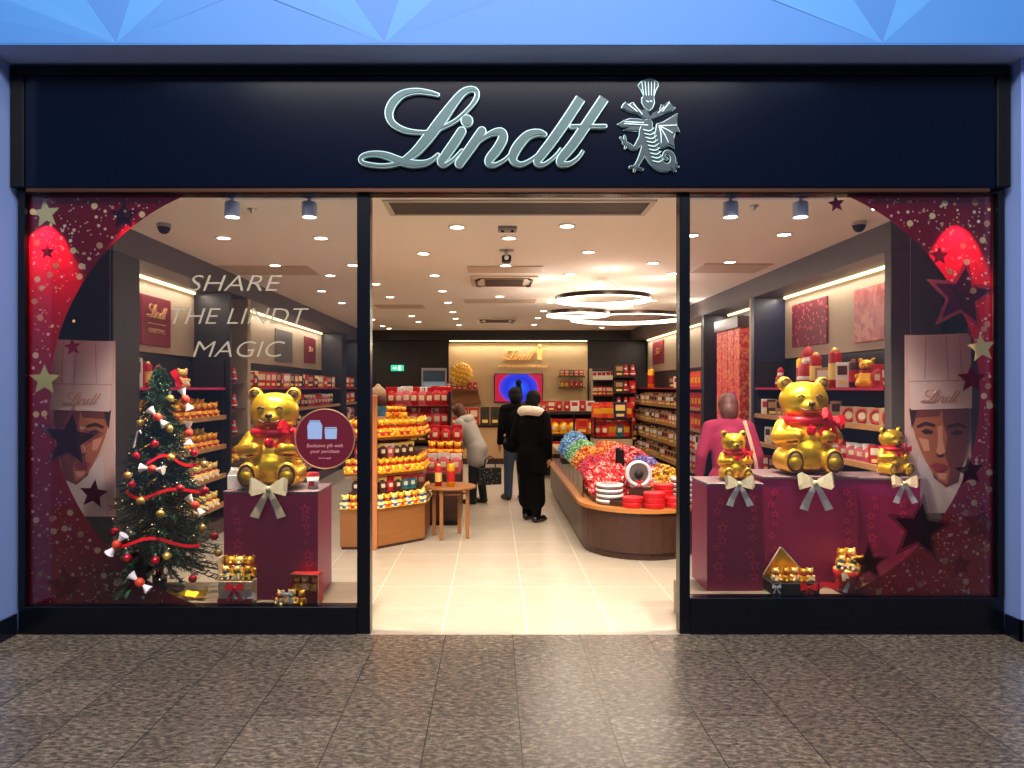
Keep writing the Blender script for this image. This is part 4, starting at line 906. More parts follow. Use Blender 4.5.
# ---------------------------------------------------------------- products
def bag_mesh(c, c2):
    b = MB(); b.sph((0, 0, .40), (.34, .17, .42), 12, 8, 0); b.box(-.30, .30, -.03, .03, .68, 1.0, 1, .02); b.box(-.13, .13, -.185, -.12, .3, .56, 2, .02); b.box(-.28, .28, -.12, .12, 0, .1, 0, .02)
    return b.mesh('gift_bag', [c, c2, M_cream])
def carton_mesh(c, c2, w=.8, d=.4, nm='chocolate_box'):
    b = MB(); b.box(-w/2, w/2, -d/2, d/2, 0, 1, 0, .02); b.box(-w*.36, w*.36, -d/2-.012, -d/2, .5, .86, 1); b.box(-w*.3, w*.3, -d/2-.012, -d/2, .14, .3, 2)
    return b.mesh(nm, [c, c2, M_goldp])
def santa_mesh():
    b = MB(); b.lathe([(0, 0), (.2, 0), (.24, .2), (.22, .5), (.14, .62)], 12, 0); b.sph((0, 0, .68), (.15, .14, .14), 10, 7, 1); b.lathe([(.155, .74), (.16, .8), (.1, .92), (.0, 1.0)], 12, 0); b.sph((0, -.1, .62), (.12, .08, .12), 8, 6, 2); b.lathe([(.25, .18), (.26, .22), (.24, .27)], 12, 2)
    return b.mesh('santa_figure', [M_redb, mat('figure face', (236, 180, 140), .5), M_white])
def tube_mesh(c, c2):
    b = MB(); b.lathe([(0, 0), (.16, 0), (.16, .86), (.12, .92), (.06, .94)], 12, 0); b.lathe([(.165, .2), (.165, .62)], 12, 1); b.sph((0, 0, .95), (.09, .09, .07), 8, 6, 1); return b.mesh('truffle_tube', [c, c2])
def pouch_mesh(c, c2):
    b = MB(); b.box(-.36, .36, -.10, .10, 0, .8, 0, .05); b.box(-.36, .36, -.02, .02, .8, 1.0, 0, .01); b.box(-.24, .24, -.112, -.10, .3, .65, 1); return b.mesh('chocolate_pouch', [c, c2])
M_org = mat('orange red card', (226, 78, 30), .45, var=.15, scale=20); M_brn = mat('chocolate brown card', (74, 40, 28), .45); M_tan = mat('tan printed card', (190, 148, 104), .5, var=.15, scale=20); M_teal = mat('teal card', (40, 110, 120), .5); M_pinkc = mat('rose card', (208, 90, 96), .5); M_nvy = mat('dark blue card', (24, 34, 70), .45); M_mag = mat('magenta acrylic shelf', (190, 24, 84), .3); M_rsh = mat('crimson shelf top', (176, 16, 48), .35)
BAG = {'red': bag_mesh(M_redb, M_red), 'pink': bag_mesh(M_pinkc, M_white), 'gold': bag_mesh(M_yel, M_redb), 'dark': bag_mesh(M_brn, M_goldp), 'teal': bag_mesh(M_teal, M_redb)}
BOX = {'tall': carton_mesh(M_redb, M_cream, .54, .4), 'red': carton_mesh(M_redb, M_cream), 'dark': carton_mesh(M_brn, M_tan), 'white': carton_mesh(M_white, M_redb), 'orange': carton_mesh(M_org, M_redb), 'tan': carton_mesh(M_tan, M_white), 'blue': carton_mesh(M_nvy, M_goldp), 'slimtan': carton_mesh(M_tan, M_brn, .5, .16), 'slimwhite': carton_mesh(M_white, M_brn, .5, .16), 'slimred': carton_mesh(M_redb, M_white, .5, .16), 'slimdark': carton_mesh(M_brn, M_white, .5, .16), 'slimpink': carton_mesh(M_pinkc, M_brn, .5, .16)}
SANTA = santa_mesh(); TUBE = {'red': tube_mesh(M_redb, M_goldp), 'gold': tube_mesh(M_yel, M_redb), 'dark': tube_mesh(M_brn, M_redb)}
POUCH = {'orange': pouch_mesh(M_org, M_yel), 'red': pouch_mesh(M_redb, M_yel), 'tan': pouch_mesh(M_tan, M_brn)}
ORD2 = ['second', 'third', 'fourth', 'fifth', 'sixth', 'seventh', 'eighth', 'ninth', 'tenth', 'eleventh', 'twelfth', 'thirteenth', 'fourteenth', 'fifteenth', 'sixteenth', 'seventeenth', 'eighteenth', 'nineteenth', 'twentieth', 'twenty-first', 'twenty-second', 'twenty-third']
DESC = {}
for k_, m_ in BAG.items(): DESC[m_] = ('gift_bag', {'teal': 'teal', 'dark': 'dark brown', 'pink': 'rose', 'gold': 'amber', 'red': 'red'}[k_]+' gift bag', 'gift bag')
for k_, m_ in BOX.items(): DESC[m_] = ('chocolate_box', {'red': 'red box', 'dark': 'brown box', 'white': 'white box', 'orange': 'orange box', 'tan': 'tan box', 'blue': 'dark blue box', 'slimtan': 'tan bar', 'slimwhite': 'white bar', 'slimred': 'red bar', 'slimdark': 'brown bar', 'slimpink': 'rose bar', 'tall': 'tall red box'}.get(k_, k_), 'box')
for k_, m_ in TUBE.items(): DESC[m_] = ('truffle_tube', {'red': 'red', 'gold': 'gold', 'dark': 'brown'}[k_]+' tube', 'tube')
for k_, m_ in POUCH.items(): DESC[m_] = ('chocolate_pouch', k_+' pouch', 'pouch')
for k_, m_ in CB.items(): DESC[m_] = ('chocolate_bear', {'red': 'gold bear', 'redband': 'gold red-banded bear', 'blue': 'gold blue-banded bear', 'green': 'gold green-banded bear', 'white': 'gold white-banded bear', 'pink': 'gold pink-ribboned bear', 'silver': 'gold silver-banded bear'}[k_], 'chocolate bear')
DESC[SANTA] = ('santa_figure', 'red santa figure', 'santa figure')
import re
def line(meshes, name, a, b_, n, rz, h, lab, cat, grp, jit=.15, seq=None):
    """n copies along a line; lab says which row"""
    a = Vector(a); b_ = Vector(b_); side = abs(b_.y-a.y) > abs(b_.x-a.x)
    where = re.search(r' (on|in|under|behind|beyond|along) .*', lab).group(0).strip()
    for i in range(n):
        m = meshes[random.randrange(len(meshes))]; p = a.lerp(b_, i/(n-1) if n > 1 else .5); nm_, ds, ct = DESC[m]
        if side: pos = 'nearest' if i == 0 else ('furthest' if i == n-1 else ORD2[i-1]+'-nearest')
        else: pos = 'leftmost' if i == 0 else ('rightmost' if i == n-1 else ORD2[i-1]+' from left')
        place(m, nm_, p, rz+random.uniform(-jit, jit), '%s %s %s' % (pos, ds, where), ct, grp, h*random.uniform(.96, 1.03))
SHZ = [1.655, 1.32, .985, .65, .32]
M_shelf = mat('black shelf', (26, 22, 22), .4); M_tray = wood('oak tray front', (190, 140, 84), (150, 104, 60), .5)
def wall_unit(side, y0, y1, lab, tops=M_rsh, zs=SHZ, trays=True, depth=.40):
    X = -3.495 if side < 0 else 3.595; f = -side; fx = X+f*depth
    e = empty('shelving_unit', ((X+fx)/2, (y0+y1)/2, 0), 0, lab, 'shelf unit'); cx, cy = e.location.x, e.location.y
    def bb(xa, xb, ya, yb, za, zb): return (xa-cx, xb-cx, ya-cy, yb-cy, za, zb)
    b = MB(); b.box(*bb(X, X+f*.02, y0, y1, .0, 1.97)); b.build('back_panel', M_blk, e)
    b = MB(); b.box(*bb(X, fx, y0, y1, 0, .16), 0); b.build('base_cabinet', M_walnut, e)
    for i, z in enumerate(zs):
        sh = MB(); sh.box(*bb(X+f*.02, fx-(0 if i else 0), y0+.005, y1-.005, z-.025, z)); o = sh.build('shelf', tops if i == 0 else M_shelf, e)
        if i and trays: t = MB(); t.box(*bb(fx-f*.03, fx+f*.012, y0+.01, y1-.01, z-.03, z+.022), 0, .003); t.build('tray_front', M_tray, o)
    for ya, yb in ((y0, y0+.025), (y1-.025, y1)):
        b = MB(); b.box(*bb(X, fx-f*.02, ya, yb, .16, 1.97)); b.build('side_panel', M_dark, e)
    return fx
# left wall, nearest bay: gold bears in rows
fx = wall_unit(-1, 6.24, 8.34, 'dark shelf unit full of gold bears behind the tree, left wall', M_mag)
kinds = {1: ['redband', 'redband', 'pink'], 2: ['red', 'redband', 'white'], 3: ['redband', 'white', 'white'], 4: ['red', 'white', 'red']}
nm = {1: 'second highest', 2: 'middle', 3: 'second lowest', 4: 'lowest'}
for k in range(1, 5):
    z = SHZ[k]
    for half, (ya, yb) in enumerate(((6.36, 7.12), (7.34, 8.10))):
        for d in range(2):
            kd = [CB[kinds[k][half if d == 0 else (half+1) % 3]]]
            line(kd, 'chocolate_bear', (fx+.10-.15*(d+1), ya, z+.045*d), (fx+.10-.15*(d+1), yb, z+.045*d), 6, .75, .17, 'bear on %s left shelf behind tree, %s half, %s row' % (nm[k], ('near', 'far')[half], ('front', 'rear')[d]), 'chocolate bear', 'gold bears on the left wall shelves')
            if d:
                st = MB(); st.box(-.08, .08, (ya-yb)/2-.06, (yb-ya)/2+.06, 0, .044); tag(st.build('shelf_riser', M_shelf, loc=(fx-.20, (ya+yb)/2, z)), 'black riser under the rear bears, %s left wall shelf, %s part' % (nm[k], ('near', 'far')[half]), 'riser')
e0 = [(CB['white'], 'chocolate_bear', 7.45, .19, 'single large gold bear standing on the magenta top shelf', 'chocolate bear')]
place(CB['white'], 'chocolate_bear', (fx-.14, 7.5, SHZ[0]), .8, 'single gold bear standing alone on the magenta top shelf', 'chocolate bear', s=.20)
for i, (y, kd) in enumerate(((6.45, 'white'), (6.75, 'red'))):
    place(TUBE['red'] if i else BOX['red'], 'truffle_tube' if i else 'chocolate_box', (fx-.14, y, SHZ[0]), .8, ('red and white carton on the magenta shelf above the tree', 'red tube on the magenta shelf above the tree')[i], 'box', s=.24)
place(BOX['slimwhite'], 'leaflet_card', (fx+.0-.04, 6.26+.03, SHZ[0]), .6, 'tall blue white leaflet card left of the tree tip', 'card', s=.26)
place(SANTA, 'santa_figure', (fx-.14, 6.95, SHZ[0]), .8, 'small santa figure on the magenta top shelf', 'santa figure', s=.22)
# narrow bay with santas
e = empty('display_niche', (-3.28, 8.685, 0), 0, 'narrow brown wall niche with santas, left wall', 'display niche')
b = MB(); b.box(-.21, -.19, -.26, .26, 0, 2.6); b.build('back_panel', M_walnut, e)
for i, z in enumerate((1.72, 1.40, 1.08, .76, .44, .1)):
    b = MB(); b.box(-.19, .2, -.26, .26, z-.02, z); b.build('shelf', M_walnut, e)
    for k, y in enumerate((8.56, 8.76)): place(SANTA if i != 3 else CB['red'], 'santa_figure' if i != 3 else 'chocolate_bear', (-3.16, y, z), .7, '%s on %s niche shelf, %s' % ('red santa figure' if i != 3 else 'gold bear', ('the topmost', 'the second', 'the third', 'the fourth', 'the fifth', 'the lowest')[i], ('nearer one', 'further one')[k]), 'santa figure' if i != 3 else 'chocolate bear', 'figures in the wall niche', .19)
# left wall second bay
fx = wall_unit(-1, 9.09, 14.55, 'long dark shelf unit of boxes and bags behind the big bear', M_rsh)
for k in range(5):
    nms = ('top', 'second', 'middle', 'fourth', 'lowest')[k]
    ms = [BOX['dark'], BOX['red'], BOX['tan'], BOX['blue'], BAG['red'], BAG['dark']] if k != 1 else [BAG['red'], BAG['pink'], BAG['dark'], BAG['gold']]
    line(ms, 'chocolate_box' if k != 1 else 'gift_bag', (fx-.14, 9.25, SHZ[k]), (fx-.14, 14.3, SHZ[k]), 22, .75, .22, 'packed gift on the %s shelf of the long left unit' % nms, 'gift pack', 'packs on the long left shelf unit')
fx = wall_unit(-1, 15.02, 16.5, 'furthest dark shelf unit on the left wall', M_rsh)
for k in range(5):
    line([BOX['dark'], BOX['red'], BAG['red'], BOX['white']], 'chocolate_box', (fx-.14, 15.2, SHZ[k]), (fx-.14, 16.3, SHZ[k]), 5, .75, .24, 'pack on the %s shelf of the furthest left unit' % ('top', 'second', 'middle', 'fourth', 'lowest')[k], 'gift pack', 'packs on the furthest left shelf unit')
# wall signs
def wall_sign(x, y, z, w_, h, rz, lab, m, inner=None, cat='sign'):
    e = empty('wall_sign', (x, y, z), rz, lab, cat); b = MB(); b.box(-w_/2, w_/2, -.02, 0, -h/2, h/2, 0, .003); b.build('sign_board', m, e)
    if inner: inner(e)
    return e
M_brd = mat('maroon sign board', (128, 26, 40), .45); M_gl = mat('gold lettering', (226, 176, 116), .35, .5)
def mini_mark(e, s=.30, dz=.06, m=None):
    bb = MB(); kk = 0
    for ch, st in LET.items():
        for q_ in st: stroke(bb, [((u-500)*s/900, (190-v)*s/900+dz, wd*s/900) for u, v, wd in q_], -.028-kk*.0001, -.02, n=4); kk += 1
    bb.build('sign_script', m or M_gl, e)
def inn1(e):
    mini_mark(e, .42, .10); b = MB(); b.box(-.2, .2, -.024, -.02, -.03, -.022); b.build('sign_rule', M_gl, e); text('sign_text', 'CHRISTMAS', .068, (0, -.022, -.10), M_gl, .001, .0, e)
wall_sign(-3.465, 7.38, 2.33, .64, .50, PI/2, 'maroon sign with gold script on the beige panel, left wall', M_brd, inn1)
wall_sign(-3.465, 13.6, 2.36, .8, .48, PI/2, 'small maroon picture sign, further left wall panel', M_brd, lambda e: mini_mark(e, .3, .02))
wall_sign(-3.465, 11.9, 2.34, .95, .52, PI/2, 'grey picture board on the further left wall panel', mat('grey board', (108, 98, 90), .5, var=.3, scale=8), None)
M_lin = dotty('maroon picture with bright dots', (120, 18, 40), (220, 90, 90), 16, .28)
wall_sign(3.565, 6.80, 2.35, .55, .52, -PI/2, 'rose coloured picture board nearest the window, right wall', speckle('rose picture print', [(190, 96, 84), (168, 72, 66), (200, 120, 100)], 14))
wall_sign(3.565, 8.10, 2.38, .88, .50, -PI/2, 'maroon picture board with red dots, right wall', M_lin)
wall_sign(3.565, 15.5, 2.42, 1.0, .50, -PI/2, 'framed maroon picture on the far right wall panel', M_brd, lambda e: mini_mark(e, .4, .02))
# right wall nearest bay
fx = wall_unit(1, 5.89, 8.78, 'dark shelf unit with crimson top behind the right window bears', M_rsh)
RR = -.75
for y, m, s, nme, lab, cat in ((6.05, BOX['red'], .17, 'chocolate_box', 'red box with gold label at the window end of the crimson shelf', 'box'), (6.22, BAG['red'], .2, 'gift_bag', 'red gift bag second from the window on the crimson shelf', 'gift bag'), (6.42, CB['red'], .26, 'chocolate_bear', 'gold bear standing on the crimson shelf of the right wall', 'chocolate bear'), (6.66, TUBE['dark'], .26, 'truffle_tube', 'slim dark tube on the crimson shelf', 'tube'),
        (6.86, BOX['slimwhite'], .24, 'chocolate_box', 'tall narrow white box on the crimson shelf', 'box'), (7.02, TUBE['red'], .38, 'truffle_tube', 'tall dark red bottle-shaped tube on the crimson shelf', 'tube'), (7.24, BOX['tan'], .2, 'chocolate_box', 'tan box on the crimson shelf between tall packs', 'box'),
        (7.44, TUBE['red'], .36, 'truffle_tube', 'red tube in the tall cluster over the big bear', 'tube'), (7.62, SANTA, .44, 'santa_figure', 'tallest red figure in the cluster over the big bear', 'santa figure'), (7.78, TUBE['gold'], .34, 'truffle_tube', 'gold tube in the tall cluster over the big bear', 'tube'), (8.35, SANTA, .24, 'santa_figure', 'smaller red figure at the far end of the crimson shelf', 'santa figure')):
    place(m, nme, (fx+.14, y, SHZ[0]), RR, lab, cat, s=s)
# round boxes with a ring print
def ringbox():
    b = MB(); b.box(-.5, .5, -.3, .3, 0, 1, 0, .06); b.torus((0, -.31, .5), .28, .07, 20, 6, 1, tilt=(PI/2, 0, 0), sy=1.25); b.plate(disc(0, .5, .2, 16), -.315, -.3, 2); return b.mesh('ring_printed_box', [M_tan, M_redb, M_cream])
RB = ringbox()
for i, y in enumerate((6.0, 6.2, 6.44, 6.68)): place(RB, 'ring_printed_box', (fx+.12, y, SHZ[1]), RR, '%s tan box with a red ring on the second right wall shelf' % ('nearest', 'second', 'third', 'furthest')[i], 'box', 'tan ring boxes', .16)
line([BOX['dark'], BOX['slimtan'], TUBE['dark'], BOX['white']], 'chocolate_box', (fx+.12, 6.95, SHZ[1]), (fx+.12, 8.65, SHZ[1]), 11, RR, .2, 'dark packs beyond the ring boxes on the second shelf', 'box', 'dark packs right wall')
line([BAG['red'], BOX['red'], BAG['pink']], 'gift_bag', (fx+.12, 6.05, SHZ[2]), (fx+.12, 6.8, SHZ[2]), 6, RR, .17, 'red pack behind the small bear on the third right wall shelf', 'gift bag', 'red packs right wall')
line([BOX['dark'], BOX['slimwhite'], BOX['tan'], SANTA], 'chocolate_box', (fx+.12, 6.95, SHZ[2]), (fx+.12, 8.65, SHZ[2]), 11, RR, .2, 'mixed pack on the third right wall shelf', 'box', 'mixed packs right wall')
for k in (3, 4): line([BOX['dark'], BOX['red'], BOX['tan']], 'chocolate_box', (fx+.12, 6.05, SHZ[k]), (fx+.12, 8.65, SHZ[k]), 14, RR, .19, 'pack on the %s shelf of the near right unit' % ('fourth', 'lowest')[k-3], 'box', 'low packs right wall')
# sweet dispenser column
e = empty('truffle_dispenser', (3.38, 9.95, 0), 0, 'tall lit column of orange and pink truffles, right wall', 'dispenser')
b = MB(); b.box(-.2, .19, -.5, .5, 0, .9, 0, .005); b.build('dispenser_base', M_walnut, e)
SPK = speckle('massed truffles', [(236, 96, 60), (224, 60, 50), (240, 150, 96), (250, 120, 90), (196, 50, 90)], 34)
for k in range(4):
    b = MB(); b.box(-.14, .12, -.48+k*.245, -.48+k*.245+.225, .92, 2.45, 0, .01); b.build('truffle_tube', SPK, e)
b = MB(); b.box(-.16, -.14, -.33, -.1, 1.25, 1.6); b.build('lilac_sign', mat('lilac card', (196, 96, 190), .5), e)
b = MB(); b.box(-.17, .19, -.5, .5, 2.45, 2.6); b.box(-.17, .19, -.5, .5, .9, .92); b.build('dispenser_cap', M_walnut, e)

# right wall far unit
fx = wall_unit(1, 11.07, 16.55, 'long right wall shelf unit of chocolate bars with crimson top', M_rsh)
for k in range(5):
    nms = ('crimson top', 'second', 'middle', 'fourth', 'lowest')[k]
    ms = [POUCH['orange'], POUCH['red']] if k < 3 else [BOX['slimwhite'], BOX['slimred'], BOX['tan']]
    line(ms, 'chocolate_pouch' if k < 3 else 'chocolate_box', (fx+.12, 11.2, SHZ[k]), (fx+.12, 12.35, SHZ[k]), 7, RR, .26, 'pouch on the %s shelf just right of the door post' % nms if k < 3 else 'pack on the %s shelf just right of the door post' % nms, 'pouch' if k < 3 else 'chocolate bar', 'bright packs right wall %s shelf' % nms)
    if k == 0: continue
    rb = MB(); rb.box(fx+.13, fx+.25, 12.5, 16.4, SHZ[k], SHZ[k]+.048); tag(rb.build('shelf_riser', M_shelf), 'long black riser under the rear bars of the %s shelf' % nms, 'riser')
    for d in range(2):
        line([BOX['slimtan'], BOX['tan'], BOX['slimtan'], BOX['slimdark'], BOX['slimpink'], BOX['tan']], 'chocolate_bar', (fx+.06+.13*d, 12.6, SHZ[k]+.05*d), (fx+.06+.13*d, 16.35, SHZ[k]+.05*d), 18, RR, .19, 'bar on the %s shelf, %s row, right wall seen through doorway' % (nms, ('front', 'back')[d]), 'chocolate bar', 'bars on the far right %s shelf' % nms, seq=None)
for y, m, s, lab in ((12.6, BAG['pink'], .3, 'pale gift bag on the crimson shelf right of the far wall picture'), (12.95, BOX['white'], .2, 'white box on the crimson shelf, far right wall'), (15.2, TUBE['gold'], .42, 'tall pale bottle-like tube on the far crimson shelf'), (13.3, BOX['dark'], .2, 'dark box on the far crimson shelf')):
    place(m, 'gift_pack', (fx+.14, y, SHZ[0]), RR, lab, 'gift pack', s=s)

# ---------------------------------------------------------------- left gondola
G0 = [(-1.56, 7.34), (-1.20, 7.34), (-.74, 7.80), (-.74, 8.45), (-1.56, 8.45)]
def inset(pl, d):
    cx = sum(p[0] for p in pl)/len(pl); cy = sum(p[1] for p in pl)/len(pl)
    return [(cx+(x-cx)*(1-d), cy+(y-cy)*(1-d)) for x, y in pl]
gx, gy = -1.15, 8.05
def L(pl): return [(x-gx, y-gy) for x, y in pl]
gon = empty('bear_gondola', (gx, gy, 0), 0, 'brown angled gondola stand of gold bears left of the entrance', 'display stand')
M_gw = wood('gondola brown wood', (160, 104, 50), (132, 82, 38), .4, (1, 1, 8))
b = MB(); b.prism(L(inset(G0, .03)), .0, .03, 1); b.prism(L(G0), .03, .385, 0); b.build('base_cabinet', [M_gw, M_walnut], gon)
b = MB(); b.prism(L(inset(G0, -.015)), .385, .41); b.build('base_top', M_gw, gon)
b = MB(); b.prism(L(inset(G0, .45)), .41, 1.30); b.build('core_panel', M_walnut, gon)
GT = [.41, .765, 1.14]
for z, d in ((.765, .08), (1.14, .10)):
    b = MB(); b.prism(L(inset(G0, d)), z-.03, z, 0); o = b.build('tier_shelf', M_gw, gon)
b = MB(); b.prism(L(inset(G0, .33)), 1.30, 1.325); b.build('stand_top', M_gw, gon)
for i, p in enumerate((G0[1],)):
    b = MB(); b.box(p[0]-gx-.035, p[0]-gx+.02, p[1]-gy-.03, p[1]-gy+.02, .0, 1.58, 0, .01); b.build('side_post', mat('copper panel edge', (206, 130, 84), .35, .3), gon)
nm = ('base', 'middle tier', 'top tier')
for k, z in enumerate(GT):
    pl = inset(G0, (.05, .13, .15)[k]); kd = (['blue', 'redband'], ['red', 'redband', 'red'], ['redband', 'redband', 'red'])[k]; h = (.15, .16, .19)[k]
    A, B, C_ = Vector((*pl[0], z)), Vector((*pl[1], z)), Vector((*pl[2], z)); D = Vector((*pl[3], z))
    a0 = B.lerp(C_, .08); a1 = B.lerp(C_, .96)
    for i in range(7):
        p = a0.lerp(a1, i/6); place(CB[kd[i % len(kd)]], 'chocolate_bear', p, .45+random.uniform(-.1, .1), '%s gold bear on the angled front of the gondola %s' % ('leftmost' if i == 0 else ('rightmost' if i == 6 else ORD[i]+' from left'), nm[k]), 'chocolate bear', 'front bears on the gondola %s' % nm[k], h)
    for i in range(4):
        p = A.lerp(B, .08+.75*i/3); place(CB[kd[i % len(kd)]], 'chocolate_bear', p, random.uniform(-.1, .1), '%s gold bear on the left face of the gondola %s, by the round sign' % (('leftmost', 'second', 'third', 'rightmost')[i], nm[k]), 'chocolate bear', 'side bears on the gondola %s' % nm[k], h)
    line([CB[kd[0]]], 'chocolate_bear', C_.lerp(D, .12), C_.lerp(D, .95), 8, 1.2, h, 'bear on the aisle side of the gondola %s' % nm[k], 'chocolate bear', 'aisle side bears %s' % nm[k])
for k, z in enumerate(GT[:2]):   # bags on a step behind the bears
    pl = inset(G0, (.28, .34)[k]); stp = MB(); stp.prism([(x-gx, y-gy) for x, y in inset(G0, (.16, .22)[k])], z, z+.155); stp.build('step', M_walnut, gon)
    A, B, C_ = Vector((*pl[0], z+.155)), Vector((*pl[1], z+.155)), Vector((*pl[2], z+.155))
    line([BAG['red'], BAG['dark'], BAG['teal'], BAG['pink']] if k == 0 else [BAG['red'], BAG['pink'], BAG['dark']], 'gift_bag', B.lerp(C_, .1), B.lerp(C_, .95), 5, .5, .15, 'red heart gift bag behind the bears on the gondola %s' % nm[k], 'gift bag', 'bags on the gondola %s' % nm[k])
    line([BAG['red'], BAG['dark']], 'gift_bag', A.lerp(B, .1), A.lerp(B, .8), 3, 0, .15, 'gift bag on the left face of the gondola %s' % nm[k], 'gift bag', 'left bags on the gondola %s' % nm[k])
for i in range(5): place(CB[('red', 'redband')[i % 2]], 'chocolate_bear', (-1.12+.075*(i % 3), 7.78+.1*(i//3), 1.325+.0), .3, '%s gold bear standing on the very top of the gondola' % ('left front', 'middle front', 'right front', 'left rear', 'right rear')[i], 'chocolate bear', 'bears on the gondola top', .13)

# round table with two tall packs
p = at(450, 490, 7.85); tb = empty('round_side_table', (-.47, 7.98, 0), 0, 'round brown wooden table with thin legs beside the gondola', 'table')
b = MB(); b.cyl((0, 0, .545), (0, 0, .575), .27, n=40); b.torus((0, 0, .56), .27, .015, 40, 8); b.build('table_top', M_gw, tb)
for k in range(4):
    t = PI/4+k*PI/2+.35; b = MB(); b.box(-.02, .02, -.02, .02, 0, .545, 0, .004, Matrix.Translation((math.cos(t)*.21, math.sin(t)*.21, 0))); b.build('table_leg', M_gw, tb)
b = MB(); b.torus((0, 0, .50), .2, .012, 32, 6); b.build('table_rim', M_gw, tb)
place(TUBE['red'], 'truffle_tube', (-.60, 7.92, .575), 0, 'tall red pack standing on the left of the round table', 'gift pack', s=.24)
place(TUBE['gold'], 'truffle_tube', (-.46, 7.88, .575), 0, 'tall gold pack standing on the middle of the round table', 'gift pack', s=.27)
# stepped stand behind the table
st = empty('stepped_stand', (-.60, 8.98, 0), 0, 'dark stepped display stand behind the round table', 'display stand')
for i, (y0, y1, z) in enumerate(((-.35, -.1, .62), (-.1, .12, .80), (.12, .35, .96))):
    b = MB(); b.box(-.21, .21, y0, y1, .06, z, 0, .004); b.build('stand_step', M_walnut, st)
b = MB(); b.box(-.20, .20, -.33, .33, 0, .06); b.build('stand_plinth', M_blk, st)
line([BAG['red'], BAG['pink']], 'gift_bag', (-.75, 8.76, .62), (-.45, 8.76, .62), 3, 0, .24, 'red gift bag on the front step behind the round table', 'gift bag', 'bags on the stepped stand')
line([CB['redband']], 'chocolate_bear', (-.76, 8.98, .80), (-.44, 8.98, .80), 4, 0, .19, 'gold bear on the middle step behind the round table', 'chocolate bear', 'bears on the stepped stand')
line([BAG['red']], 'gift_bag', (-.74, 9.20, .96), (-.46, 9.20, .96), 3, 0, .22, 'red gift bag on the top step behind the round table', 'gift bag', 'top bags on the stepped stand')
# tall rack of red packs
rk = empty('tall_display_rack', (-1.02, 9.9, 0), 0, 'tall dark rack of red bags behind the gondola', 'rack')
for x in (-.46, .42): b = MB(); b.box(x, x+.03, -.2, .2, 0, 1.60); b.build('rack_side', M_darkm, rk)
b = MB(); b.box(-.44, .43, .17, .2, .0, 1.60); b.build('rack_back', M_walnut, rk)
for i, z in enumerate((.3, .62, .92, 1.12, 1.40)):
    b = MB(); b.box(-.43, .42, -.2, .17, z-.02, z); b.build('rack_shelf', M_darkm, rk)
    ms = [BAG['red'], BAG['pink']] if i != 2 else [BAG['dark'], BOX['dark']]
    line(ms, 'gift_bag', (-1.02-.36, 9.80, z), (-1.02+.36, 9.80, z), 8, 0, (.26, .24, .17, .26, .27)[i], 'gift bag on the %s shelf of the tall rack' % ('lowest', 'second lowest', 'middle', 'second highest', 'top')[i], 'gift bag', 'bags on the tall rack')

# ---------------------------------------------------------------- sweets island
ix0, ix1, iy0, iy1 = .91, 2.09, 7.47, 11.4
def isl(g, y1=iy1, n=18):
    cx = (ix0+ix1)/2; w_ = (ix1-ix0)/2+g; pts = [(ix0-g, y1), (ix0-g, iy0)]
    for k in range(1, n): t = PI+PI*k/n; pts.append((cx+w_*math.cos(t), iy0+(.62+g)*math.sin(t)))
    return pts+[(ix1+g, iy0), (ix1+g, y1)]
ox, oy = 1.5, 9.2
def L2(pl): return [(x-ox, y-oy) for x, y in pl]
isd = empty('sweets_island', (ox, oy, 0), 0, 'long dark walnut pick and mix island with rounded front', 'display island')
b = MB(); b.prism(L2(isl(-.03)), 0, .07); b.build('island_plinth', M_walnut, isd)
b = MB(); b.prism(L2(isl(0)), .07, .455); b.build('island_body', M_walnut, isd)
b = MB(); b.prism(L2(isl(.03)), .455, .49); b.build('island_ledge', wood('amber wood ledge', (200, 134, 70), (168, 104, 50), .3), isd)
b = MB(); b.prism(L2(isl(-.10)), .49, .54); b.build('island_tray', M_walnut, isd)
for i in range(9):
    y = 7.62+i*.44
    b = MB(); b.box(ix0-ox+.04, ix0-ox+.048, y-oy, y-oy+.42, .49, .72); b.build('glass_guard', M_glass, isd)
b = MB(); b.box(.002, .01, -.2, .2, 0, 0.001)
CANDY = MB(); CANDY.sph((0, 0, 0), .015, 7, 5); CANDY.cyl((-.010, 0, 0), (-.028, 0, 0), .004, .011, 5, 0, False); CANDY.cyl((.010, 0, 0), (.028, 0, 0), .004, .011, 5, 0, False)
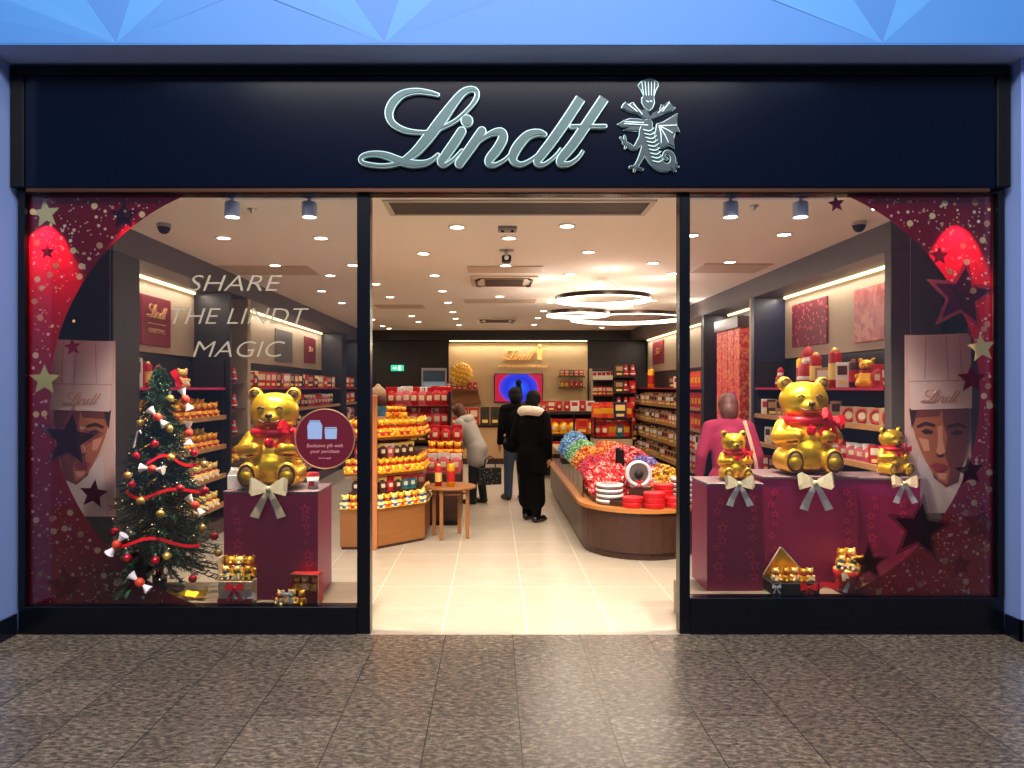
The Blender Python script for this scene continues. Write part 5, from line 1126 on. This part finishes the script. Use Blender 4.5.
def heap(name, x0, x1, y0, y1, zb, hgt, cols, lab, n=760, rise=0):
    b = MB(); rg = random.Random(int(x0*77+y0*31)); nm_ = len(cols)
    def hz(u, v): return hgt*(1-.55*(2*u-1)**4-.35*(2*v-1)**4)*(.85+.15*math.sin(u*9+v*5))+rise*v
    N = 10; vs = [(x0+(x1-x0)*i/N, y0+(y1-y0)*j/N, zb+max(0, hz(i/N, j/N))*(0 if (i in (0, N) or j in (0, N)) and not rise else .93)) for j in range(N+1) for i in range(N+1)]
    b.add(vs, [(j*(N+1)+i, j*(N+1)+i+1, (j+1)*(N+1)+i+1, (j+1)*(N+1)+i) for j in range(N) for i in range(N)], 0, True)
    for k in range(n+n//3):
        u, v = rg.random(), rg.random(); z = zb+hz(u, v)*rg.uniform(.97, 1.05)+.008
        if k >= n:
            if k % 2: v = rg.uniform(0, .04)
            else: u = rg.uniform(0, .04)
            z = zb+hz(u, v)*rg.random()+.012
        M = Matrix.Translation((x0+(x1-x0)*u, y0+(y1-y0)*v, z)) @ Euler((rg.uniform(-.8, .8), rg.uniform(-.8, .8), rg.uniform(0, PI))).to_matrix().to_4x4()
        b.add(CANDY.v, CANDY.f, rg.randrange(nm_), True, M)
    o = b.build(name, [mat('sweet wrapper %d %d %d' % c, c, .28, .15) for c in cols]); tag(o, lab, 'sweets', None, 'stuff'); return o
HZ = .54
heap('red_truffle_heap', 1.03, 1.50, 7.55, 8.3, HZ, .26, [(206, 24, 28), (226, 50, 46), (220, 40, 60), (232, 110, 100), (240, 200, 190)], 'heap of red wrapped truffles at the near left of the island')
heap('pink_truffle_heap', 1.03, 1.42, 8.3, 8.95, HZ, .27, [(214, 60, 80), (232, 96, 120), (180, 60, 120), (236, 60, 50)], 'heap of pink wrapped truffles behind the red heap')
heap('orange_truffle_heap', 1.02, 1.42, 8.95, 9.5, HZ, .32, [(244, 190, 70), (240, 140, 50), (250, 214, 120), (226, 60, 40)], 'heap of orange and yellow truffles on the island')
heap('green_truffle_heap', 1.03, 1.42, 9.5, 10.3, HZ, .36, [(120, 200, 120), (170, 226, 170), (80, 180, 160), (230, 226, 180)], 'heap of green wrapped truffles on the island')
heap('blue_truffle_heap', 1.0, 1.42, 10.3, 11.25, HZ, .42, [(90, 170, 226), (140, 200, 236), (190, 220, 240), (70, 120, 210)], 'heap of pale blue truffles at the far end of the island')
heap('coral_truffle_heap', 1.55, 1.98, 7.75, 8.45, HZ, .20, [(228, 60, 70), (236, 120, 130), (240, 90, 70), (250, 220, 210)], 'heap of coral red truffles at the near right of the island', 420)
heap('yellow_truffle_heap', 1.72, 2.02, 7.62+.1, 8.2, HZ, .24, [(240, 196, 60), (226, 170, 40), (120, 60, 30)], 'heap of yellow truffles beside the door post', 260)
heap('lilac_truffle_heap', 1.66, 2.0, 8.45, 9.0, HZ, .26, [(150, 130, 210), (186, 170, 226), (110, 110, 190)], 'heap of lilac truffles on the right of the island', 360)
heap('red_truffle_heap', 1.45, 2.0, 8.9, 9.9, HZ+.02, .30, [(220, 30, 36), (236, 60, 70), (240, 190, 190)], 'heap of red truffles on the far right of the island')
heap('orange_truffle_heap', 1.45, 2.0, 9.9, 11.2, HZ+.02, .27, [(236, 120, 50), (220, 60, 40), (250, 200, 120)], 'heap of orange truffles at the far right of the island')
# dark acrylic scoops holders on the island
for i, (x, y) in enumerate(((1.525, 8.55), (1.53, 8.8))):
    b = MB(); b.box(-.03, .03, -.02, .02, 0, .42, 0, .01); tag(b.build('price_holder', M_blk, loc=(x, y, .5)), 'black upright holder rising from the island sweets, %s' % ('nearer one', 'further one')[i], 'holder')
# round tins in stacks on the curved front
def tin_mesh(c, c2, c3): b = MB(); b.lathe([(0, 0), (.095, 0), (.10, .005), (.10, .03)], 24, 0); b.lathe([(.103, .028), (.104, .045), (.10, .05), (.085, .05), (0, .05)], 24, 1, ms=[1, 1, 1, 2]); b.lathe([(.1015, .012), (.1015, .022)], 24, 2); return b.mesh('round_tin', [c, c2, c3])
TR = tin_mesh(M_redb, M_red, M_redb); TW = tin_mesh(M_brn, M_white, M_steel)
for v_ in TW.vertices: v_.co.x *= 1.3; v_.co.y *= 1.3
for s_, (x, y, n, me, lab) in enumerate(((1.17, 7.24, 4, TW, 'white and brown'), (1.36, 7.02, 2, TR, 'short left red'), (1.56, 6.97, 3, TR, 'middle red'), (1.76, 7.02, 2, TR, 'right low red'), (1.70, 7.20, 4, TR, 'tall rear red'), (1.94, 7.32, 5, TW, 'tall white and brown right-hand'))):
    for k in range(n): place(me, 'round_tin', (x+.004*(k % 2), y, .49+.0505*k), k*.3, 'round tin, %s of the %s stack on the island front' % ('lowest' if k == 0 else ('topmost' if k == n-1 else ORD[k]+' up'), lab), 'tin', '%s tin stack' % lab)
# upright round gift disc with bow
p = at(639, 474, 7.28); e = empty('round_gift_pack', (p.x, 7.30, .6), 0, 'round clear gift pack with black centre and red bow on the tins', 'gift pack')
e.location = (p.x, 7.30, p.z-.135)
b = MB(); b.torus((0, 0, .135), .115, .022, 36, 10, tilt=(PI/2-.15, 0, 0)); b.build('white_ring', mat('clear silver wrap', (206, 206, 206), .3, .3), e)
b = MB(); b.plate(disc(0, .135, .11, 30), -.008, .012); b.build('backing_disc', mat('dark marbled card', (120, 106, 100), .4, rgb2=(40, 30, 30), scale=16), e)
b = MB(); b.sph((0, -.02, .135), (.045, .03, .045)); b.build('dark_centre', M_blk, e); o = bpy.data.objects.new('red_bow', bow_mesh([M_red])); COL.objects.link(o); o.parent = e; o.location = (0, -.04, .055); o.scale = (.07,)*3
b = MB(); b.box(1.40, 1.60, 7.27, 7.42, .49, p.z-.135); tag(b.build('display_block', M_walnut), 'walnut block under the round gift pack', 'block')
# dark blue basket by the door post
e = empty('shopping_basket', (2.32, 7.38, 0), 0, 'dark blue shopping basket stack by the right door post', 'basket')
b = MB(); b.prism([(-.2, -.12), (.2, -.12), (.2, .12), (-.2, .12)], 0, .03); b.build('basket_foot', M_blk, e)
for k in range(3): b = MB(); b.box(-.21-.005*k, .21+.005*k, -.14, .14, .03+.12*k, .14+.12*k, 0, .03); b.build('basket', mat('dark blue plastic', (20, 36, 74), .35), e)
b = MB(); b.tube([(-.21, 0, .36), (-.15, 0, .43), (.15, 0, .43), (.21, 0, .36)], .008, 6); b.build('basket_handle', M_steel, e)

# ---------------------------------------------------------------- back of the shop
letters_root = empty('gold_wordmark', (at(503, 360, 16.88).x, 16.895, at(503, 360, 16.88).z), 0, 'gold script reading Lindt on the cream back wall', 'lettering')
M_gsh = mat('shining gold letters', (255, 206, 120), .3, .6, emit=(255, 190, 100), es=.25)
letters('g', M_gsh, None, (0, 0, 0), 31*16.9/F/(925*LS), .03, letters_root)
text('small_text', 'MAÎTRE CHOCOLATIER SUISSE', .085, (at(523, 364, 16.88).x-letters_root.location.x, -.012, at(523, 366, 16.88).z-letters_root.location.z), M_gsh, .004, 0, letters_root)
b = MB(); b.box(0, .12, -.03, 0, .0, .26, 0, .01); b.sph((.06, -.02, .33), (.05, .02, .05)); b.strip([(.0, 0, .18), (-.08, 0, .26)], (0, 1, 0), .02, .02); b.strip([(.12, 0, .18), (.2, 0, .26)], (0, 1, 0), .02, .02); b.build('gold_crest', M_gsh, letters_root, loc=(.80, 0, 0))
def tv_mat():
    m = bpy.data.materials.new('lit screen picture'); m.use_nodes = True; nt = m.node_tree; b = nt.nodes['Principled BSDF']
    tc = nt.nodes.new('ShaderNodeTexCoord'); mp = nt.nodes.new('ShaderNodeMapping'); mp.inputs['Scale'].default_value = (2.1, 0, 2.6)
    gr = nt.nodes.new('ShaderNodeTexGradient'); gr.gradient_type = 'SPHERICAL'; nt.links.new(tc.outputs['Object'], mp.inputs[0]); nt.links.new(mp.outputs[0], gr.inputs[0])
    r = nt.nodes.new('ShaderNodeValToRGB'); e = r.color_ramp.elements; e[0].position = 0; e[0].color = S((190, 16, 60)); e[1].position = 1; e[1].color = S((40, 110, 255))
    k = e.new(.03); k.color = S((200, 40, 110)); k = e.new(.10); k.color = S((60, 60, 220)); k = e.new(.4); k.color = S((10, 40, 220))
    nt.links.new(gr.outputs['Fac'], r.inputs[0]); nt.links.new(r.outputs[0], b.inputs['Emission Color']); b.inputs['Emission Strength'].default_value = 1.0; b.inputs['Base Color'].default_value = (0, 0, 0, 1); return m
p = at(518.5, 388, 16.85); e = empty('television', (p.x, 16.88, p.z), 0, 'wall television with a blue and crimson picture on the back wall', 'television')
b = MB(); b.box(-.57, .57, -.05, .02, -.34, .34, 0, .01); b.build('television_case', M_blk, e); b = MB(); b.add([(-.55, -.052, -.32), (.55, -.052, -.32), (.55, -.052, .32), (-.55, -.052, .32)], [(0, 1, 2, 3)]); b.build('screen', tv_mat(), e); b = MB(); b.plate([(-.10, -.30), (.10, -.30), (.08, -.05), (.05, .12), (-.05, .12), (-.08, -.05)], -.056, -.053); b.plate(disc(0, .13, .07, 16), -.056, -.053); b.build('screen_silhouette', mat('dark screen figure', (12, 16, 50), .5), e)
# exit sign
p = at(397, 368, 16.9); e = empty('exit_sign', (p.x, 16.97, p.z), 0, 'small lit green exit sign on the dark back wall', 'sign'); b = MB(); b.box(-.15, .15, -.04, .02, -.07, .07, 0, .01); b.build('sign_case', mat('green lit sign', (40, 180, 140), .5, emit=(60, 220, 170), es=.9), e)
b = MB(); M_wl = mat('white lit figure', (230, 255, 240), .5, emit=(230, 255, 240), es=1.2); b.plate([(-.10, -.012), (-.045, -.012), (-.045, -.035), (-.012, 0), (-.045, .035), (-.045, .012), (-.10, .012)], -.044, -.04); b.plate([(.03, -.05), (.085, -.05), (.085, .05), (.03, .05)], -.044, -.04); b.build('sign_picture', M_wl, e)
# doorway to the stock room with a cool lit opening
x0, x1 = at(423, 0, 16.9).x, at(445, 0, 16.9).x; b = MB(); M_cool = mat('cool grey panel', (120, 128, 132), .6, emit=(150, 170, 180), es=.35)
e = empty('staff_hatch', ((x0+x1)/2, 16.96, 1.5), 0, 'greyish lit hatch opening in the dark back wall', 'hatch'); hw = (x1-x0)/2
b.box(-hw, hw, .0, .03, -.1, .56); b.build('lit_panel', M_cool, e); b = MB(); b.box(-hw-.04, hw+.04, -.04, 0.0, .56, .62); b.box(-hw-.04, -hw, -.04, 0, -.14, .56); b.box(hw, hw+.04, -.04, 0, -.14, .56); b.box(-hw-.04, hw+.04, -.04, 0, -.14, -.1); b.build('hatch_frame', M_steel, e)
b = MB(); b.box(-hw, hw, -.03, 0, .3, .56); b.build('blue_blind', mat('slate blue blind', (60, 86, 110), .6), e)
# left back display: gold truffle ball on a pyramid stand, red boxes
e = empty('display_counter', (-.60, 15.9, 0), 0, 'cream back counter carrying red gift boxes', 'counter')
b = MB(); b.box(-.62, 1.0, -.3, .3, .0, .12, 1); b.box(-.62, 1.0, -.3, .3, .12, .80, 0, .01); b.build('counter_body', [mat('pale wood counter', (200, 160, 110), .5, var=.1, scale=4), M_walnut], e); b = MB(); b.box(-.64, 1.02, -.32, .32, .80, .84); b.build('counter_top', M_darkm, e)
for i, px in enumerate((453, 463, 474)): p = at(px, 418, 15.7); place(BOX['tall'], 'gift_box', (p.x, 15.72, .84), 0, '%s of the large red gift boxes on the back counter' % ('leftmost', 'middle', 'rightmost')[i], 'gift box', s=.38)
for i, px in enumerate((485, 495)): p = at(px, 420, 15.7); place(carton_mesh(M_brn, dotty('floral dark print', (30, 26, 24), (70, 120, 70), 30, .3), .5, .4), 'gift_box', (p.x, 15.72, .84), 0, '%s dark patterned gift box right of the red ones' % ('left', 'right')[i], 'gift box', s=.40)
e = empty('wall_cabinet', (at(463, 400, 16.6).x, 16.72, 1.28), 0, 'brown wall shelf tapering down under the gold ball', 'shelf')
b = MB(); b.box(-.40, .36, -.15, .15, .30, .34); b.plate([(-.38, 0), (.42, 0), (.34, .3), (-.38, .3)], .0, .15); b.build('shelf_body', M_gw, e)
line([BOX['red'], BAG['red']], 'gift_bag', (e.location.x-.32, 16.65, 1.62), (e.location.x+.28, 16.65, 1.62), 6, 0, .16, 'red pack on the brown wall shelf below the gold ball', 'gift bag', 'red packs under the gold ball')
p = at(461, 374, 16.4); e = empty('gold_truffle_ball', (p.x, 16.55, p.z), 0, 'ball of gold wrapped truffles over the back wall shelf', 'ball'); b = MB(); rg = random.Random(5); b.sph((0, 0, 0), .22, 18, 12)
for k in range(160):
    z = 1-2*(k+.5)/160; r = math.sqrt(1-z*z); t = k*2.39996; b.sph((r*math.cos(t)*.235, r*math.sin(t)*.235, z*.235), .035, 7, 5, k % 2)
b.build('truffle_ball', [M_yel, M_goldp], e); b = MB(); b.cyl((0, 0, -.22), (0, 0, -.14-(p.z-1.9)), .015); b.build('ball_stem', M_darkm, e)
# right part of the back wall: two dark shelves, dresser, till counter
for z, py, lab in ((1.80, 376, 'upper dark shelf on the cream back wall'), (1.5, 387, 'lower dark shelf on the cream back wall')):
    xa, xb = at(558, 0, 16.8).x, at(584, 0, 16.8).x; zz = at(0, py, 16.8).z; b = MB(); b.box(-(xb-xa)/2, (xb-xa)/2, -.15, .15, -.03, 0); tag(b.build('wall_shelf', M_walnut, loc=((xa+xb)/2, 16.74, zz)), lab, 'shelf')
    line([BOX['dark'], BOX['red']] if py < 380 else [BAG['red'], BAG['gold']], 'gift_box', (xa+.08, 16.7, zz), (xb-.08, 16.7, zz), 5, 0, .14, 'small pack on the %s' % lab.replace(' on the cream back wall', ' of the back wall'), 'gift pack', 'packs on the back wall shelves')
xa, xb = at(591, 0, 16.7).x, at(616, 0, 16.7).x; e = empty('gift_dresser', ((xa+xb)/2, 16.72, 0), 0, 'lit dresser of white and red boxes at the right of the back wall', 'dresser'); hw = (xb-xa)/2
for s in (-1, 1): b = MB(); b.box(s*hw-.02, s*hw+.02, -.2, .2, 0, 2.1); b.build('dresser_side', M_beige, e)
b = MB(); b.box(-hw, hw, .17, .2, 0, 2.1); b.box(-hw, hw, -.2, .2, 2.06, 2.1); b.build('dresser_back', M_walnut, e)
for i, z in enumerate((1.84, 1.48, 1.12, .7)):
    b = MB(); b.box(-hw, hw, -.2, .17, z-.03, z); b.build('dresser_shelf', M_walnut, e)
    line([BOX['white']] if i != 1 else [BOX['red']], 'gift_box', (xa+.08, 16.62, z), (xb-.08, 16.62, z), 5, 0, .2, '%s box on the %s shelf of the back dresser' % ('white' if i != 1 else 'red', ('top', 'second', 'third', 'lowest')[i]), 'gift box', 'boxes in the back dresser')
e = empty('till_counter', (at(570, 0, 13.2).x+.05, 13.4, 0), 0, 'dark till counter at the back with orange bags below', 'counter')
b = MB(); b.box(-.62, .62, -.3, .3, 1.17, 1.22); b.build('counter_top', M_blk, e)
for x in (-.6, 0, .57): b = MB(); b.box(x, x+.03, -.28, .28, 0, 1.17); b.build('counter_upright', M_darkm, e)
for z in (.35, .78): b = MB(); b.box(-.6, .6, -.28, .28, z, z+.03); b.build('counter_shelf', M_walnut, e)
b = MB(); b.box(-.6, .6, .26, .29, 0, 1.17); b.build('counter_back', M_walnut, e); ex = e.location.x
line([BAG['gold'], BOX['orange']], 'gift_bag', (ex-.5, 13.2, .81), (ex+.5, 13.2, .81), 7, 0, .28, 'orange bag under the till counter top', 'gift bag', 'bags under the till')
line([BOX['dark'], BOX['red']], 'gift_box', (ex-.5, 13.2, .38), (ex+.5, 13.2, .38), 6, 0, .28, 'dark pack on the lower till counter shelf', 'gift box', 'packs under the till')
line([BAG['red'], BOX['red'], BOX['white'], BAG['red']], 'gift_bag', (ex-.52, 13.4, 1.22), (ex+.35, 13.4, 1.22), 7, 0, .19, 'red pack lined up on the till counter', 'gift bag', 'packs on the till counter')
# stand with mixed packs right of the till
e = empty('promotion_stand', (at(612, 0, 12.5).x, 12.6, 0), 0, 'cream based promotion stand of red packs near the right back', 'display stand'); b = MB(); b.box(-.33, .33, -.25, .25, 0, .78, 0, .01); b.build('stand_body', M_beige, e); ex = e.location.x
for i, z in enumerate((.80, 1.12)): b = MB(); b.box(-.33, .33, -.25, .25, z-.02, z, 0); b.build('stand_shelf', M_darkm, e); line([POUCH['red'], BAG['red'], BOX['blue'], BAG['teal'], POUCH['orange']], 'gift_bag', (ex-.26, 12.48, z), (ex+.26, 12.48, z), 5, 0, .28, 'mixed bright pack on the %s of the promotion stand' % ('lower shelf', 'top shelf')[i], 'gift bag', 'packs on the promotion stand')
for s in (-1, 1): b = MB(); b.box(s*.31-.015, s*.31+.015, -.2, .2, .78, 1.15); b.build('stand_upright', M_darkm, e)
b = MB(); b.box(-.45, .45, -.02, .02, 0, 2.0)
# tall narrow tower in the right back corner
e = empty('corner_tower', (at(625, 0, 15.8).x, 15.8, 0), 0, 'tall dark narrow tower of red packs in the back right corner', 'rack'); ex = e.location.x
b = MB(); b.box(-.24, .24, .14, .18, 0, 2.2); b.build('tower_back', M_dark, e)
for i, z in enumerate((.5, .85, 1.2, 1.55, 1.9)): b = MB(); b.box(-.24, .24, -.15, .14, z-.02, z); b.build('tower_shelf', M_dark, e); line([BAG['red'], BOX['dark'], SANTA], 'gift_bag', (ex-.15, 15.72, z), (ex+.15, 15.72, z), 3, 0, .26, 'red pack on the %s shelf of the corner tower' % ('lowest', 'second', 'middle', 'fourth', 'top')[i], 'gift bag', 'packs in the corner tower')
# ---------------------------------------------------------------- people
M_skin = mat('skin', (206, 150, 118), .55); M_hairb = mat('black hair', (7, 6, 6), .7, spec=.2, bump=.6, scale=40); M_hairr = mat('reddish brown hair', (84, 40, 26), .5, bump=.6, scale=40)
M_coat = mat('black quilted coat', (5, 5, 7), .85, spec=.12, bump=.4, scale=18); M_fur = mat('cream fur trim', (246, 236, 214), .9, bump=1.0, scale=60)
M_gcoat = mat('pale grey coat', (176, 170, 160), .75, var=.15, scale=8, bump=.3); M_jean = mat('blue grey jeans', (58, 72, 96), .8, var=.2, scale=20); M_dtr = mat('dark navy trousers', (20, 24, 40), .8); M_maro = mat('maroon fleece', (140, 18, 58), .85, var=.12, scale=10); M_shoe = mat('black leather shoe', (14, 12, 12), .35)
def limb(j, a, b_, r1, r2): return ('c', j[a], j[b_], r1, r2)
def joints(H, lean=0.0, side=0.0, arms=None, step=0.0, head_fwd=0.0):
    """standing figure facing -Y, feet at z=0; lean bends the trunk forward at the hips"""
    j = {}; hz = .52*H
    for s, n in ((-1, 'r'), (1, 'l')):
        fy = -step*s
        j['hip'+n] = Vector((s*.052*H, 0, hz)); j['kne'+n] = Vector((s*.055*H, fy*.5-.015, .275*H)); j['ank'+n] = Vector((s*.06*H, fy+.01, .045*H)); j['toe'+n] = Vector((s*.07*H, fy-.10*H/1.0*.9, .022*H))
    R = Matrix.Rotation(lean, 3, 'X') @ Matrix.Rotation(side, 3, 'Y'); P = Vector((0, 0, hz))
    def T(v): return P+R @ (Vector(v)*H)
    j['pel'] = P.copy(); j['waist'] = T((0, 0, .09)); j['chest'] = T((0, -.0, .22)); j['neckb'] = T((0, .005, .305)); hd = T((0, -.012, .345)); j['neckt'] = hd
    j['head'] = hd+Vector((0, -.012*H-head_fwd, .06*H))
    for s, n in ((-1, 'r'), (1, 'l')):
        j['sho'+n] = T((s*.105, 0, .285))
        e, w_ = (arms or {}).get(n, ((s*.135, .01, .12), (s*.13, -.06, -.02)))
        j['elb'+n] = T(e); j['wri'+n] = T(w_)
    return j
def person(name_lab, loc, rz, H, j, coat, trousers, shoe, hair, coat_m, leg_m, hair_m, hem, sleeve=.04, hood=None, skirt=0, hairlong=False, bulk=1.0, top_extra=None):
    e = empty('person', loc, rz, name_lab, 'person'); k = H/1.65
    el = [limb(j, 'pel', 'waist', .10*k, .09*k), limb(j, 'waist', 'chest', .09*k, .105*k), limb(j, 'chest', 'neckb', .10*k, .06*k), limb(j, 'neckb', 'neckt', .048*k, .044*k),
          ('e', j['head'], (.072*k, .088*k, .108*k)), ('e', j['head']+Vector((0, -.03*k, -.055*k)), (.05*k, .055*k, .05*k)), ('e', j['head']+Vector((0, -.092*k, -.01*k)), (.012*k, .02*k, .022*k))]
    for s, n in ((-1, 'r'), (1, 'l')):
        el += [limb(j, 'neckb', 'sho'+n, .05*k, .045*k), limb(j, 'sho'+n, 'elb'+n, .042*k, .035*k), limb(j, 'elb'+n, 'wri'+n, .035*k, .024*k), limb(j, 'hip'+n, 'kne'+n, .075*k, .052*k), limb(j, 'kne'+n, 'ank'+n, .05*k, .036*k), limb(j, 'ank'+n, 'toe'+n, .036*k, .028*k),
               ('e', j['head']+Vector((s*.073*k, .008*k, -.005*k)), (.012*k, .02*k, .028*k))]
        d = (j['wri'+n]-j['elb'+n]).normalized(); sd = d.cross(Vector((1, 0, 0))).normalized(); w_ = j['wri'+n]; pc = w_+d*.045*k
        el.append(('c', w_+d*.01*k, w_+d*.07*k, .024*k, .028*k)); b1 = w_+d*.075*k
        for q in range(4):
            o = sd*((q-1.5)*.017*k); ln = (.055, .07, .066, .05)[q]*k; m1 = b1+o+d*ln*.5; m2 = m1+(d*.7+Vector((-s*.5, 0, 0))).normalized()*ln*.5
            el += [('c', b1+o, m1, .0085*k, .008*k), ('c', m1, m2, .008*k, .007*k)]
        tb = w_+d*.02*k-sd*.025*k; el.append(('c', tb, tb+d*.045*k-sd*.03*k, .010*k, .008*k))
    blob('body', el, .0085, M_skin, e, 2)
    # clothes
    cl = [limb(j, 'waist', 'chest', .135*k*bulk, .15*k*bulk), limb(j, 'chest', 'neckb', .135*k*bulk, .085*k*bulk), limb(j, 'pel', 'waist', .15*k*bulk, .135*k*bulk)]
    pelv = j['pel']
    for s, n in ((-1, 'r'), (1, 'l')):
        cl += [limb(j, 'neckb', 'sho'+n, .075*k, .07*k), limb(j, 'sho'+n, 'elb'+n, .068*k*bulk, .058*k*bulk), ('c', j['elb'+n], j['elb'+n].lerp(j['wri'+n], .93), .058*k*bulk, .045*k*bulk), ('c', j['chest']+Vector((s*.05*k, 0, 0)), j['waist']+Vector((s*.035*k, 0, 0)), .12*k*bulk, .125*k*bulk)]
        hp = Vector((s*.055*k, 0, 0)); cl.append(('c', pelv+hp, Vector((pelv.x+s*.07*k, pelv.y+.0, hem*H+.10*k)), .13*k*bulk, .125*k*bulk))
    blob(coat, cl, .014, coat_m, e, 8)
    if trousers:
        tl = []
        for s, n in ((-1, 'r'), (1, 'l')):
            tl += [limb(j, 'hip'+n, 'kne'+n, .098*k, .074*k), ('c', j['kne'+n], j['ank'+n], .072*k, .062*k)]
            if skirt: tl += [('c', j['pel'], Vector((s*.06*k, 0, .16*H)), .15*k, skirt*k)]
        blob(trousers, tl, .012, leg_m, e, 4)
    for s, n in ((-1, 'r'), (1, 'l')):
        a = j['ank'+n]; t = j['toe'+n]; blob(shoe, [('c', Vector((a.x, a.y+.03*k, .045*k)), Vector((t.x, t.y, .035*k)), .045*k, .04*k), ('c', Vector((a.x, a.y+.01*k, .05*k)), Vector((a.x, a.y, .13*k)), .046*k, .045*k), ('e', Vector((t.x, t.y-.01, .024*k)), (.045*k, .06*k, .024*k))], .009, M_shoe, e, 2)
    h = j['head']
    hl = [('e', h+Vector((0, .018*k, .022*k)), (.094*k, .104*k, .112*k)), ('e', h+Vector((0, .065*k, -.035*k)), (.088*k, .07*k, .105*k))]
    if hairlong: hl += [('c', h+Vector((0, .05*k, -.02*k)), j['neckb']+Vector((0, .075*k, -.0*k)), .085*k, .08*k)]
    blob(hair, hl, .01, hair_m, e, 3)
    for s in (-1, 1):
        b = MB(); b.sph(h+Vector((s*.03*k, -.082*k, .008*k)), .009*k, 8, 6); b.build('eye', M_ink, e)
    b = MB(); b.sph(h+Vector((0, -.083*k, -.055*k)), (.022*k, .008*k, .006*k), 10, 6); b.build('mouth', mat('lips', (160, 70, 66), .5), e)
    if hood:
        m, kind = hood; nb = j['neckb']
        if kind == 'fur': b = MB(); T_ = []; b.torus(nb+Vector((0, .02, .015)), .12*k, .06*k, 26, 10, tilt=(.2, 0, 0)); b.build('fur_collar', m, e)
        else: blob('hood', [('e', nb+Vector((0, .09*k, .0)), (.13*k, .085*k, .10*k)), ('c', nb+Vector((-.08*k, .02, .01)), nb+Vector((.08*k, .02, .01)), .07*k, .07*k)], .012, m, e, 4)
    return e
# woman in the long black coat, seen from behind, turned to the island
p = at(532, 521, 8.93); H = 1.62
j = joints(H, .03, arms={'l': ((.145, .02, .12), (.13, -.05, -.01)), 'r': ((-.145, .02, .12), (-.125, -.04, -.03))}, step=.06)
person('person in long black coat with cream fur collar, seen from behind by the island', (p.x, 8.95, 0), PI-.55, H, j, 'long_coat', 'long_skirt', 'boot', 'hair', M_coat, mat('black skirt cloth', (6, 6, 8), .9, spec=.1), M_hairb, .34, hood=(M_fur, 'fur'), skirt=.12, hairlong=False, bulk=1.08)
# second dark figure beyond
p = at(512, 498, 10.6); H = 1.66; j = joints(H, .02, step=.05)
person('person in dark coat and grey jeans half hidden beyond the fur-collared one', (p.x+.05, 10.6, 0), PI+.3, H, j, 'short_coat', 'jeans', 'shoe', 'hair', M_coat, M_jean, M_hairb, .42, hairlong=False, bulk=.95)
# grey coat, bending to the shelves on the left
p = at(474, 501, 10.3); H = 1.50
j = joints(H, .52, arms={'l': ((.12, -.09, .17), (.10, -.19, .08)), 'r': ((-.12, -.09, .16), (-.08, -.2, .1))}, step=.04, head_fwd=.03)
g = person('person in pale grey hooded coat bending toward the stepped stand', (p.x+.05, 10.3, 0), 0, H, j, 'padded_coat', 'trousers', 'shoe', 'hair', M_gcoat, M_dtr, M_hairr, .36, hood=(M_gcoat, 'hood'), bulk=1.12)
g.rotation_euler = (0, 0, -PI/2-.45)
b = MB(); e = empty('handbag', (at(490, 490, 10.1).x, 10.1, .30), .3, 'black handbag with pale dots held by the person in grey', 'handbag')
b.prism([(-.15, -.06), (.15, -.06), (.15, .06), (-.15, .06)], 0, .23); b.build('bag_body', dotty('black dotted cloth', (18, 18, 22), (170, 170, 160), 26, .22), e)
b = MB(); b.tube([(-.08, 0, .22), (-.07, 0, .34), (0, 0, .40), (.07, 0, .34), (.08, 0, .22)], .009, 6); b.build('bag_handle', M_blk, e)
# maroon fleece behind the right window plinths
p = at(731, 600, 6.5); H = 1.60; j = joints(H, .05, arms={'l': ((.155, .01, .13), (.16, -.05, -.01)), 'r': ((-.155, .01, .13), (-.16, -.04, -.01))}, step=.04)
mp_ = person('person in maroon fleece seen from behind through the right window', (p.x, 6.55, 0), PI-.1, H, j, 'fleece_jacket', 'trousers', 'shoe', 'hair', M_maro, M_dtr, M_hairr, .45, hairlong=False, bulk=1.0)
b = MB(); sh = j['shol']; b.strip([Vector((-.10, .14, 1.36)), Vector((-.14, .17, 1.2)), Vector((-.19, .17, 1.0)), Vector((-.22, .13, .85))], (1, .1, 0), .03, .008)
b.build('bag_strap', mat('tan strap', (190, 150, 120), .6), mp_); b = MB(); b.box(-.30, -.16, .02, .22, .55, .88, 0, .03); b.build('shoulder_bag', mat('tan shoulder bag', (178, 136, 110), .6), mp_)
# shopper with a beige hat behind the gondola
p = at(384, 520, 9.3); H = 1.66; j = joints(H, .15, step=.04)
hp = person('person with beige woolly hat and teal top behind the bear gondola', (p.x, 9.3, 0), -2.2, H, j, 'teal_top', 'trousers', 'shoe', 'hair', mat('teal knit', (32, 84, 106), .85, var=.2, scale=20), M_dtr, M_hairr, .46)
blob('woolly_hat', [('e', j['head']+Vector((0, .02, .05)), (.10, .11, .10)), ('e', j['head']+Vector((0, .02, .15)), (.035, .035, .03))], .01, mat('beige wool', (176, 146, 116), .95, bump=.8, scale=50), hp, 2)
